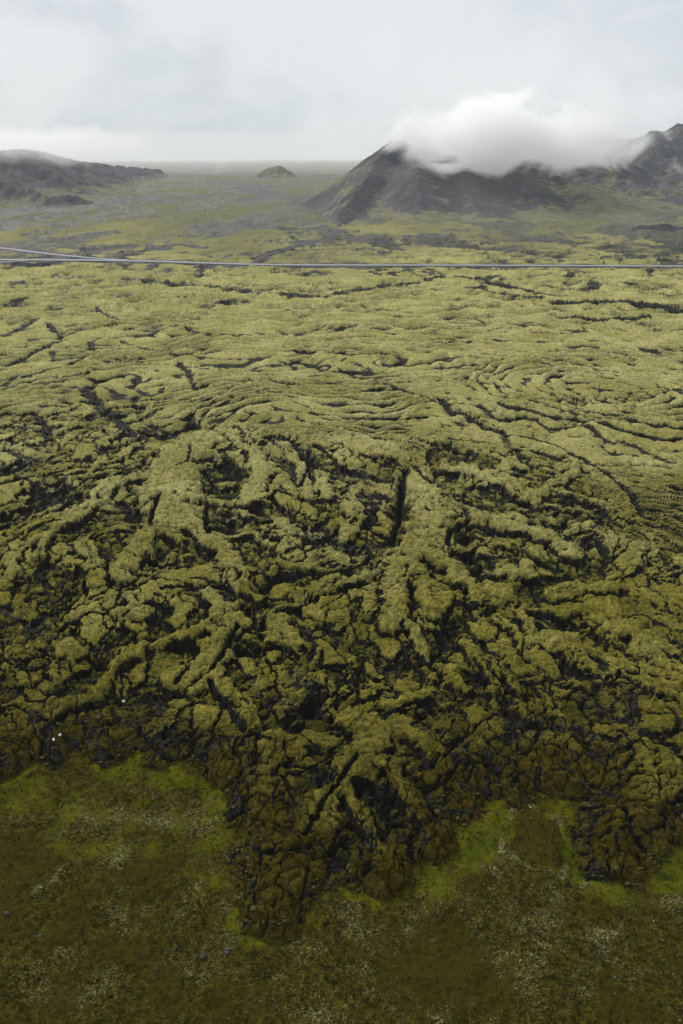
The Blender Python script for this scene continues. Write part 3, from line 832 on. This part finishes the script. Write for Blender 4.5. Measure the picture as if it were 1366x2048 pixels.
def tuft_mat(name, a, b):
    s = NT(name); s.principled(s.mix(s.attr('tone'), a, b), .95, .02); return s.m
tufts('grass', 60000, lambda x, y: .16 + .5 * sstep(-.1, .35, fbm(x / 4, y / 4, 3, 351)) * (1 - m_at(brown, x, y) * .8) * (1 - .6 * m_at(mgreen, x, y)), .08, .26, .16,
      tuft_mat('dry_grass', (0.020, 0.021, 0.003), (0.085, 0.074, 0.016)), 5)
tufts('lichen', 42000, lambda x, y: np.clip(m_at(white, x, y) * 1.35 * sstep(-.15, .4, fbm(x / 1.6, y / 1.6, 3, 361)) + .012, 0, .8), .04, .12, .13,
      tuft_mat('pale_lichen', (0.13, 0.14, 0.05), (0.48, 0.47, 0.30)), 6)

import bmesh
def rubble(name, P3, size, mat, seed):
    rg = np.random.default_rng(seed)
    bm = bmesh.new(); bmesh.ops.create_icosphere(bm, subdivisions=1, radius=1.0)
    bv = np.array([v.co[:] for v in bm.verts]); bf = np.array([[v.index for v in f.verts] for f in bm.faces]); bm.free()
    N = len(P3); V = np.repeat(bv[None], N, 0) * rg.uniform(.62, 1.15, (N, len(bv), 1))
    V = V * (np.stack([rg.uniform(.8, 1.5, N), rg.uniform(.6, 1.0, N), rg.uniform(.4, .8, N)], -1) * size[:, None])[:, None, :]
    tl = rg.normal(0, .45, N); a = rg.random(N) * 6.283
    c, s_ = np.cos(tl)[:, None], np.sin(tl)[:, None]
    V = np.stack([V[..., 0] * c - V[..., 2] * s_, V[..., 1], V[..., 0] * s_ + V[..., 2] * c], -1)
    c, s_ = np.cos(a)[:, None], np.sin(a)[:, None]
    V = np.stack([V[..., 0] * c - V[..., 1] * s_, V[..., 0] * s_ + V[..., 1] * c, V[..., 2]], -1) + P3[:, None, :]
    Fc = (bf[None] + (np.arange(N) * len(bv))[:, None, None]).reshape(-1, 3)
    return soup(name, V.reshape(-1, 3), Fc, mat)

S = NT('mossy_rubble'); P_ = S.pos()
nz = S.n('ShaderNodeSeparateXYZ'); S.t.links.new(S.n('ShaderNodeNewGeometry').outputs['Normal'], nz.inputs[0])
na, nb_ = S.noise(P_, 3.0, 5, .7), S.noise(P_, 9.0, 4, .7)
mossy = S.mapr(S.math('ADD', nz.outputs[2], S.math('MULTIPLY', S.math('SUBTRACT', na, .5), 1.8)), .45, .85)
rk = S.mix(na, (.005, .0045, .002), (.020, .017, .008)); rk = S.mix(S.mapr(nb_, .61, .66), rk, (.36, .34, .36))  # pale lichen specks, also painting glints on the blocks
S.principled(S.mix(mossy, rk, S.mix(nb_, (.034, .028, .005), (.090, .074, .013))), .8, .1, S.bump(nb_, .8, .06))
M_RUB = S.m
rg = np.random.default_rng(77)
FL = smooth_line(FP, 6); seg = np.linalg.norm(np.diff(FL, axis=0), axis=1); cum = np.concatenate([[0], np.cumsum(seg)])
tt = rg.random(1500) * cum[-1]; fx = np.interp(tt, cum, FL[:, 0]) + rg.normal(0, .8, 1500); fy = np.interp(tt, cum, FL[:, 1]) + rg.normal(-.2, .8, 1500)
s_, hz_ = inside_lava(fx, fy)
fz = np.maximum(hz_, m_at(mz, fx, fy)); ok = (np.abs(s_) < 2.6) & (np.abs(fx) < 90)
sz1 = np.clip(np.exp(rg.normal(-1.75, .5, 1500)), .06, .5) * np.where(s_ < -.5, .6, 1)
P1 = np.stack([fx, fy, fz + .02], -1)[ok]; sz1 = sz1[ok]
n2 = 16000
y2 = np.sqrt(rg.random(n2) * (200. ** 2 - 62. ** 2) + 62. ** 2); x2 = (rg.random(n2) * 2 - 1) * .55 * (y2 * CP + H * SP)
r2 = np.clip(np.searchsorted(D, y2), 0, nR - 1); c2 = np.clip(np.searchsorted(U, x2 / Wd[r2]), 0, nC - 1)
ok = (rg.random(n2) < rubm[r2, c2] * .55 * sstep(-.2, .3, fbm(x2 / 7, y2 / 7, 2, 371))) & (sd[r2, c2] > 1)
P2 = np.stack([x2, y2, h[r2, c2] + .03], -1)[ok]; sz2 = np.clip(np.exp(rg.normal(-1.25, .45, n2)), .1, .8)[ok]
rubble('rubble', np.concatenate([P1, P2]), np.concatenate([sz1, sz2]), M_RUB, 9)

# ================================================================== HILLS
M_HILL = mat_hill()
def hill(name, spines, x0, x1, y0, y1, nx, ny, slope_k, mossf, seed, gully=6.0, foot=0.0, concave=1.25, wp=30):
    x = np.linspace(x0, x1, nx); y = np.linspace(y0, y1, ny)
    gx, gy = np.meshgrid(x, y); gx = gx.astype(f32); gy = gy.astype(f32)
    wxx = gx + fbm(gx / 130, gy / 130, 4, seed) * wp; wyy = gy + fbm(gx / 130, gy / 130, 4, seed + 5) * wp
    z = np.full(gx.shape, -60.0, f32)
    along = np.zeros(gx.shape, f32)
    for sp in spines:
        k = slope_k
        pts = sp
        kl = k
        if isinstance(sp, tuple): pts, k = sp[:2]; kl = sp[2] if len(sp) > 2 else k
        P = np.array([at(*p) for p in pts])
        for a, b in zip(P[:-1], P[1:]):
            d = (b - a)[:2]; L = (d * d).sum()
            t = np.clip(((wxx - a[0]) * d[0] + (wyy - a[1]) * d[1]) / L, 0, 1)
            q = np.hypot(wxx - a[0] - t * d[0], wyy - a[1] - t * d[1])
            zz = a[2] + t * (b[2] - a[2])
            hh = zz - q * (k + (kl - k) * sstep(-.2, .7, (a[0] + t * d[0] - wxx) / np.maximum(q, 1)))
            hh = np.where(hh > 0, hh, hh * 0.8)
            # concave foot
            hh = np.where(hh > 0, zz * (np.clip(hh / np.maximum(zz, 1), 0, 1)) ** concave, hh)
            # smooth max
            mx = np.maximum(z, hh); z = mx + np.maximum(6 - np.abs(z - hh), 0) ** 2 / 24
    up = np.clip(z / 90, 0, 1)
    gl_ = ridged(gx / 42, gy / 42, 4, seed + 11, 0.55)
    z = z + (gl_ - 0.6) * gully * sstep(-2, 25, z) * (1 - .55 * up) + 1.2 * fbm(gx / 9, gy / 9, 3, seed + 21) * sstep(0, 12, z)
    z = z + foot
    o = grid_object(name, gx, gy, z, M_HILL, dict(moss=np.clip(mossf(gx, gy, z, gl_), 0, 1)))
    return tag(o, kind='structure')

def pxpy(gx, gy, z):
    dx, dy, dz = gx, gy, z - H
    dep = dy * CP - dz * SP
    upc = dy * SP + dz * CP
    return CX + F * dx / dep, CY - F * upc / dep

def moss_volcano(gx, gy, z, gl_):
    px, py = pxpy(gx, gy, z)
    m = 0.16 + 0.30 * fbm(gx / 100, gy / 120, 3, 401)
    m += 0.55 * sstep(14, 3, z) * sstep(690, 760, px)
    m += 0.45 * np.exp(-(((px - 765) / 32) ** 2 + ((py - 418) / 17) ** 2))
    m += 0.50 * np.exp(-(((px - 830) / 90) ** 2 + ((py - 452) / 9) ** 2))
    m += 0.34 * sstep(1010, 1130, px) * sstep(330, 400, py)
    m += 0.32 * sstep(1120, 1180, px)
    # left flank painted lighter as the lit side, with paler streaks
    lit_flank = sstep(0, 10, 778 - (py - 296) * .66 - px)
    m += lit_flank * (.16 + .26 * sstep(.35, .75, ridged((px + (py - 300) * .72) / 7, px * 0 + py / 90, 2, 405)))
    m += 0.22 * sstep(.6, .9, gl_) * sstep(860, 950, px)
    return m

volc = [
 [(783,286,1500),(802,287,1500),(822,294,1490),(850,303,1480),(900,316,1450),(980,328,1420),(1060,340,1400),(1130,362,1370),(1200,392,1340),(1270,425,1310)],
 ([(786,288,1500),(762,318,1430),(735,350,1350),(705,392,1240),(685,430,1120),(678,458,1040)], 0.66),
 ([(822,325,1410),(832,350,1340),(840,385,1230),(835,430,1120),(830,462,1030)], 0.24, .40),
 ([(900,316,1450),(935,365,1290),(950,410,1170),(965,455,1060)], 0.24, .42),
 ([(1010,334,1410),(1045,372,1280),(1075,405,1190),(1085,440,1100)], 0.28, .40),
 ([(1130,362,1370),(1175,395,1260),(1210,430,1150)], 0.22, .36),
]
hill('hill', volc, -120, 640, 960, 1900, 520, 560, 0.62, moss_volcano, 400, 2.8, 4.0, 1.1, 9)
dark = lambda gx, gy, z, gl_: 0.27 + 0.36 * fbm(gx / 110, gy / 110, 4, 431) + 0.35 * sstep(25, 5, z)
hill('hill', [[(-260,270,1900),(-60,296,1900),(0,306,1950),(20,300,1950),(50,297,2000),(100,308,2100),(150,321,2300),(200,327,2700),(300,336,3300)],
     ([(-160,315,1650),(0,352,1550),(60,376,1500),(130,390,1470)], 0.55)], -1500, -250, 1330, 3500, 360, 420, 0.42, lambda gx, gy, z, gl_: dark(gx, gy, z, gl_) - .22 * sstep(8, 30, z), 430, 10)
hill('hill', [[(1700,150,2500),(1500,205,2600),(1366,248,2700),(1335,262,2600),(1300,300,2450),(1255,338,2250)],
     ([(1480,300,2100),(1400,330,1950),(1340,362,1800)], 0.3)], 500, 2600, 1600, 3300, 420, 360, 0.55, dark, 450, 16)
hill('hill', [[(1420,235,4200),(1330,261,4100),(1308,260,4100),(1280,279,4000),(1240,276,4000),(1200,269,4000),(1100,276,4000),(1000,300,4000)]], 500, 2400, 3300, 4700, 300, 220, 0.5, dark, 470, 16)
hill('hill', [[(1030,322,1950),(1075,300,1950),(1120,292,1950),(1180,291,1950),(1215,305,1900),(1260,345,1800)]], 250, 900, 1650, 2250, 260, 240, 0.5, dark, 490, 10)
hill('hill', [[(1110,392,1500),(1200,388,1520),(1300,378,1560),(1420,370,1560),(1600,366,1560)], ([(1250,384,1540),(1290,405,1350),(1340,425,1250)], .16), ([(1420,370,1560),(1450,410,1300)], .16)], 380, 1150, 1150, 1900, 300, 260, 0.2, lambda gx, gy, z, gl_: .5 + .45 * fbm(gx / 80, gy / 80, 4, 531), 530, 12, -2.0, 1.3)
hill('knoll', [[(542,337,3200),(552,334.5,3200),(560,339,3200)]], -420, -80, 3050, 3420, 150, 150, 0.62, lambda gx, gy, z, gl_: .8 + .2 * fbm(gx / 40, gy / 40, 3, 511), 510, 5, 5.0, 1.0)
hill('knoll', [[(1290,452,960),(1325,450,950),(1366,458,940),(1460,440,980)], ([(1240,470,940),(1290,452,960)], .4)], 270, 640, 860, 1080, 240, 180, 0.45,
     lambda gx, gy, z, gl_: 0.05 + .35 * sstep(.62, .85, gl_) + .2 * fbm(gx / 30, gy / 30, 3, 521), 520, 4, 0.0, 1.1)

# ================================================================== ROADS
M_ASPH = mat_simple('worn_asphalt', (0.13, 0.13, 0.134), (0.19, 0.19, 0.194), 0.4, 0.40, 0.5, 0.1, 0.02)
M_BANK = mat_simple('dark_gravel', (0.030, 0.030, 0.034), (0.060, 0.058, 0.062), 1.2, 0.85, 0.3, 0.6, 0.2)
M_LINE = mat_simple('white_road_paint', (0.62, 0.62, 0.60), (0.78, 0.78, 0.76), 2.0, 0.6, 0.4, 0.05, 0.01)
M_DIRT = mat_simple('track_gravel', (0.035, 0.032, 0.034), (0.070, 0.062, 0.060), 0.6, 0.9, 0.2, 0.6, 0.2)

def ribbon(name, line, prof, mats, z0, n=6, parent=None, mi=None):
    """prof: (offset m, height m) points across the road"""
    P = smooth_line(gp(line, z0), n)
    T = np.gradient(P, axis=0); T /= np.linalg.norm(T, axis=1)[:, None]
    N = np.stack([-T[:, 1], T[:, 0]], 1)
    V, Fc, k = [], [], len(prof)
    for p, nn in zip(P, N):
        for o, z in prof: V.append((p[0] + nn[0] * o, p[1] + nn[1] * o, z))
    idx = []
    for i in range(len(P) - 1):
        for j in range(k - 1):
            a = i * k + j
            Fc.append((a, a + k, a + k + 1, a + 1)); idx.append(mi[j] if mi else 0)
    o = mesh_object(name, V, Fc, mats, parent, smooth=False)
    o.data.polygons.foreach_set('material_index', idx)
    return o

def road(line, w, z, name='road'):
    b = 2.2
    o = ribbon(name, line, [(-w - b, -0.4), (-w, z - .06), (-w + 1.0, z), (w - 1.0, z), (w, z - .06), (w + b, -0.4)], [M_BANK, M_ASPH], z, mi=[0, 0, 1, 0, 0])
    tag(o, kind='structure')
    for off in (-w + 1.45, w - 1.6):
        ribbon('edge_line', line, [(off, z + .012), (off + .18, z + .012)], [M_LINE], z, parent=o)
    return o
main_road = road(ROAD, 4.8, roadz)
side_road = road(SIDE, 3.4, roadz - .05)
slip_road = road(SLIP, 2.6, roadz - .09)
trk = ribbon('track', TRACK, [(-3.0, .15), (-2.3, .42), (-.5, .46), (.5, .44), (2.3, .42), (3.0, .15)], [M_DIRT], 0.6)
tag(trk, kind='structure')

# ================================================================== SIGNS, STONES, ROCKS
M_STEEL = mat_simple('galvanised_steel', (0.30, 0.31, 0.32), (0.40, 0.41, 0.42), 6, 0.45, 0.5)
M_WHITE = mat_simple('white_sign_face', (0.74, 0.75, 0.75), (0.82, 0.82, 0.82), 4, 0.5, 0.4)
M_DARK = mat_simple('dark_sign_back', (0.03, 0.03, 0.033), (0.05, 0.05, 0.055), 4, 0.6, 0.4)

def boxv(x0, x1, y0, y1, z0, z1, bev=0.0):
    V = [(x, y, z) for z in (z0, z1) for x, y in ((x0, y0), (x1, y0), (x1, y1), (x0, y1))]
    return V, [(3, 2, 1, 0), (4, 5, 6, 7), (0, 1, 5, 4), (1, 2, 6, 5), (2, 3, 7, 6), (3, 0, 4, 7)]

def road_sign(px, py, label, mat, w, hh, z):
    x, y = g(px, py, z)
    e = bpy.data.objects.new('road_sign', None); COL.objects.link(e); e.location = (x, y, z - .1)
    tag(e, label, 'road sign', 'small signs along the road')
    for sx in (-w * .32, w * .32):
        n = 8; V = [(sx + .05 * math.cos(2 * math.pi * k / n), .05 * math.sin(2 * math.pi * k / n), zz) for zz in (-.6, .75 + hh) for k in range(n)]
        Fc = [(k, (k + 1) % n, n + (k + 1) % n, n + k) for k in range(n)] + [tuple(range(n, 2 * n))]
        mesh_object('post', V, Fc, M_STEEL, e)
    V, Fc = boxv(-w / 2, w / 2, -.09, -.055, .7, .7 + hh)
    pnl = mesh_object('panel', V, Fc, mat, e, smooth=False)
    bm = pnl.modifiers.new('bevel', 'BEVEL'); bm.width = .012; bm.segments = 2
    return e
road_sign(151, 512.5, 'tiny white sign beside the side road that branches off on the left', M_WHITE, 1.5, 1.0, 1.4)
road_sign(373, 524.3, 'tiny white sign on the verge of the main road, just right of the junction', M_WHITE, 1.7, .8, 1.45)
road_sign(1325, 530.8, 'tiny dark sign on the main road near the right edge of the view', M_DARK, 1.7, .9, 1.45)

def lump(name, px, py, size, z, mat, label, cat, group, seed, sq=(1, 1, .7), rot=0.0, sink=.3):
    """angular weathered rock: displaced icosphere"""
    import bmesh
    bm = bmesh.new(); bmesh.ops.create_icosphere(bm, subdivisions=4, radius=1.0)
    r = np.random.default_rng(seed)
    planes = r.normal(size=(14, 3)); planes /= np.linalg.norm(planes, axis=1)[:, None]; off = r.uniform(.62, .95, 14)
    for v in bm.verts:
        p = np.array(v.co)
        for n_, o_ in zip(planes, off):
            e = p @ n_ - o_
            if e > 0: p = p - n_ * e * .9
        q = p * 3 + seed
        k = 1 + .07 * math.sin(q[0] * 2.1 + 1.3 * q[1]) * math.sin(q[1] * 2.7 + q[2]) + .04 * math.sin(5 * q[2] + 3 * q[0])
        v.co = p * k * size * np.array(sq)
    me = bpy.data.meshes.new(name); bm.to_mesh(me); bm.free()
    me.polygons.foreach_set('use_smooth', [True] * len(me.polygons)); me.materials.append(mat)
    o = bpy.data.objects.new(name, me); COL.objects.link(o)
    x, y = g(px, py, z); o.location = (x, y, z + size * sq[2] * (1 - 2 * sink) * .5); o.rotation_euler[2] = rot
    return tag(o, label, cat, group)

def lava_z(px, py):
    z = 2.0
    for _ in range(4):
        x, y = g(px, py, z); z = grid_at(h, x, y)
    return z
M_PALE = mat_simple('pale_stone', (0.62, 0.62, 0.60), (0.80, 0.80, 0.78), 9, 0.7, 0.3, .4, .03)
S = NT('wet_basalt'); P_ = S.pos(); nn_ = S.noise(P_, 4.0, 6, .65)
S.principled(S.mix(S.mapr(S.noise(P_, 7.0, 4, .7), .52, .64), S.mix(nn_, (.012, .0105, .007), (.034, .029, .021)), (.15, .14, .12)), 0.6, .12, S.bump(nn_, .8, .12)); M_BAS = S.m
for i, (px, py, sz, lab) in enumerate(((247,1403,.26,'white stone lying alone in a dark green hollow of the lava'),
        (120,1470,.24,'white stone on the brown lava edge, right one of a close pair'),
        (107,1479,.23,'white stone on the brown lava edge, left one of a close pair'))):
    lump('stone', px, py, sz, lava_z(px, py) + .05, M_PALE, lab, 'stone', 'white stones on the lava', 11 + i, (1, .8, .85), i, .35)
for i, (px, py, sz, sq, lab) in enumerate(((12,1826,.5,(1.1,.7,.45),'small grey rock in the brown moss patch at the left edge of the meadow'),
        (80,1872,.55,(1.1,.5,.4),'dark low rock at the left end of the grey rock row in the meadow'),
        (122,1868,.62,(1.0,.6,.6),'pale grey shiny rock, the brightest of the rock row at lower left'),
        (143,1880,.42,(1.1,.5,.5),'small grey shiny rock touching the brightest rock of the row'),
        (240,1890,.6,(1.3,.4,.35),'flat dark rock above the brown moss cushion at lower left'),
        (350,1896,.5,(1.2,.5,.3),'low violet grey rock between the flat dark rock and the rock pair'),
        (405,1912,.6,(1.1,.6,.4),'dark violet rock, left one of the pair below the lava lobe'),
        (455,1902,.7,(1.2,.6,.4),'dark violet rock, right and larger one of the pair below the lava lobe'),
        (250+683,2008,.35,(1,.7,.5),'tiny grey rock alone in the brown moss at the bottom of the view'))):
    x, y = g(px, py); 
    lump('rock', px, py, sz * .8, 0.02, M_BAS, lab, 'rock', 'grey rocks in the meadow', 31 + i, sq, .3 * i - .4, .42)

# ================================================================== HAZE AND MIST
def volume_mat(name, density, color=(1, 1, 1), aniso=0.0):
    s = NT(name)
    v = s.n('ShaderNodeVolumePrincipled')
    v.inputs['Color'].default_value = (*color, 1); v.inputs['Anisotropy'].default_value = aniso
    s.put(v.inputs['Density'], density if not callable(density) else density(s))
    s.t.links.new(v.outputs[0], s.out.inputs['Volume'])
    return s.m
V, Fc = boxv(-19000, 19000, -600, 7600, -130, 420)
hz = mesh_object('haze', V, Fc, volume_mat('haze_air', HAZE_D if 'HAZE_D' in globals() else 0.5e-4, (0.86, 0.94, 1.0)), smooth=False)
tag(hz, kind='stuff')

def mist(c, r, dens, seed, cut=0.5, sc=0.011, soft=0.35, wt=0.5):
    V, Fc = boxv(-1, 1, -1, 1, -1, 1)
    def d(s):
        tc = s.n('ShaderNodeTexCoord').outputs['Object']
        ln = s.n('ShaderNodeVectorMath', operation='LENGTH'); s.put(ln.inputs[0], tc)
        P = s.vmul(s.pos(), (1, .8, 1.45))
        ad = s.n('ShaderNodeVectorMath', operation='ADD'); s.put(ad.inputs[0], P); ad.inputs[1].default_value = (seed * 311., 0, 0)
        n = s.noise(ad.outputs[0], sc, 7, .64, .6)
        n = s.math('ADD', s.math('MULTIPLY', s.math('SUBTRACT', n, .5), 1.9), .5)
        fall = s.mapr(ln.outputs['Value'], 0.25, 1.0, 1.0, 0.0)
        q = s.math('SUBTRACT', s.math('ADD', n, s.math('MULTIPLY', s.math('SUBTRACT', fall, 1.0), wt)), cut - soft * .5)
        return s.math('MULTIPLY', s.mapr(q, 0, soft, 0, 1), dens)
    m = volume_mat('mist_air', d, (1, 1, 1), 0.5)
    m.cycles.volume_step_rate = 0.35 if hasattr(m, 'cycles') and hasattr(m.cycles, 'volume_step_rate') else 1
    o = mesh_object('mist', V, Fc, m, smooth=False)
    o.location = c; o.scale = r
    return tag(o, kind='stuff')
x, y, z = at(1010, 280, 1330); mist((x, y, z), (300, 180, 92), 0.034, 1, .375, .012, .28, .66)
x, y, z = at(1150, 285, 1690); mist((x, y, z), (330, 110, 90), 0.024, 2, .41, .012, .28, .58)
x, y, z = at(85, 290, 1930); mist((x, y, z), (420, 260, 60), 0.007, 3, .40, .009, .35, .5)
# thicker air lying over the far end of the plain
import bmesh
bm_ = bmesh.new(); bmesh.ops.create_uvsphere(bm_, u_segments=48, v_segments=24, radius=1.0)
me_ = bpy.data.meshes.new('mist'); bm_.to_mesh(me_); bm_.free(); me_.materials.append(volume_mat('far_mist_air', 3.0e-4, (1.0, 1.0, 1.0), .3))
fm = bpy.data.objects.new('mist', me_); COL.objects.link(fm); fm.location = (-200, 5400, 40); fm.scale = (6500, 2120, 165); tag(fm, kind='stuff')

# ================================================================== SKY AND SUN
SUN_EL, SUN_AZ = math.radians(42), math.radians(-40)     # azimuth from +Y, negative to the left
w = bpy.data.worlds.new('World'); C.world = w; w.use_nodes = True
t = w.node_tree; t.nodes.clear()
S = NT.__new__(NT); S.t = t
out = t.nodes.new('ShaderNodeOutputWorld'); bg = t.nodes.new('ShaderNodeBackground')
sky = t.nodes.new('ShaderNodeTexSky'); sky.sky_type = 'NISHITA'; sky.sun_disc = False
sky.sun_elevation = SUN_EL; sky.sun_rotation = SUN_AZ
dirv = S.n('ShaderNodeTexCoord').outputs['Generated']
sep = S.n('ShaderNodeSeparateXYZ'); t.links.new(dirv, sep.inputs[0])
dz = sep.outputs[2]
def mapped(k, off):
    v = S.vmul(dirv, k); ad = S.n('ShaderNodeVectorMath', operation='ADD'); S.put(ad.inputs[0], v); ad.inputs[1].default_value = off
    return ad.outputs[0]
c1 = S.noise(mapped((1, 1, 1.7), (2.3, 0, .7)), 5.5, 7, .55, .35)
c2 = S.noise(mapped((1, 1, 1.4), (7.1, 3, .2)), 2.2, 5, .5, .2)
cl = S.math('ADD', S.math('MULTIPLY', c1, .6), S.math('MULTIPLY', c2, .4))
cf = S.mapr(cl, 0.43, 0.55)
cloud = S.mix(cf, (4.7, 5.1, 5.5), (6.15, 6.35, 6.5))
# overcast skies are brightest overhead
zen = S.mapr(dz, 0.12, 0.9, 0.67, 0.83)
def wisp(px, py, rx, ry, amt, col):
    global cloud
    a, b, c = ray(px, py); L = math.sqrt(a * a + b * b + c * c)
    v = S.n('ShaderNodeVectorMath', operation='SUBTRACT'); S.put(v.inputs[0], dirv); v.inputs[1].default_value = (a / L, b / L, c / L)
    v2 = S.vmul(v.outputs[0], (F / rx, F / rx, F / ry))
    ln = S.n('ShaderNodeVectorMath', operation='LENGTH'); S.put(ln.inputs[0], v2)
    q = S.math('ADD', ln.outputs['Value'], S.math('MULTIPLY', S.math('SUBTRACT', c1, .5), 2.4))
    cloud = S.mix(S.mapr(q, 1.1, 0.0, 0.0, amt), cloud, col)
for a in ((425,135,55,90,.5,(4.16,4.47,4.79)), (395,190,55,40,.35,(4.32,4.63,4.95)), (130,20,200,40,.45,(4.40,4.71,5.10)), (520,165,70,30,.25,(4.55,4.87,5.18)),
          (1300,80,160,130,.6,(4.71,5.06,5.46)), (1110,175,60,25,.35,(4.55,4.87,5.18)), (1250,215,120,40,.6,(6.52,6.59,6.63)), (330,260,380,70,.2,(4.95,5.30,5.65)),
          (1000,200,420,165,.8,(7.1,7.2,7.28)), (950,120,180,80,.3,(6.20,6.36,6.44)), (180,120,170,70,.35,(6.20,6.32,6.44))):
    wisp(*a)
mx = S.mix(0.94, sky.outputs[0], cloud)
mv = S.n('ShaderNodeVectorMath', operation='SCALE'); t.links.new(mx, mv.inputs[0]); t.links.new(zen, mv.inputs['Scale'])
t.links.new(mv.outputs[0], bg.inputs['Color']); bg.inputs['Strength'].default_value = 0.1
t.links.new(bg.outputs[0], out.inputs['Surface'])

sl_ = bpy.data.lights.new('sun', 'SUN'); sl_.energy = 1.5; sl_.angle = math.radians(11); sl_.color = (1.0, 0.95, 0.87)
so = bpy.data.objects.new('sun', sl_); COL.objects.link(so)
so.rotation_euler = (math.radians(90) - SUN_EL, 0, 0)
from mathutils import Vector
sd_ = Vector((math.sin(SUN_AZ) * math.cos(SUN_EL), math.cos(SUN_AZ) * math.cos(SUN_EL), math.sin(SUN_EL)))
so.rotation_euler = sd_.to_track_quat('Z', 'Y').to_euler()
so.location = (0, 0, 300)

# ================================================================== CAMERA
cd = bpy.data.cameras.new('camera'); co_ = bpy.data.objects.new('camera', cd); COL.objects.link(co_)
cd.sensor_fit = 'HORIZONTAL'; cd.sensor_width = 24.0; cd.lens = F / 1366 * 24.0
cd.clip_start = 1.0; cd.clip_end = 40000
co_.location = (0, 0, H); co_.rotation_euler = (math.radians(90) - PITCH, 0, 0)
C.camera = co_
C.view_settings.view_transform = 'Standard'; C.view_settings.look = 'None'
C.view_settings.exposure = 0.95; C.view_settings.gamma = 1.0
C.cycles.max_bounces = 10; C.cycles.volume_bounces = 8; C.cycles.diffuse_bounces = 3
C.cycles.use_denoising = True
C.render.filter_size = 1.0
try: C.cycles.denoiser = 'OPENIMAGEDENOISE'
except Exception: pass
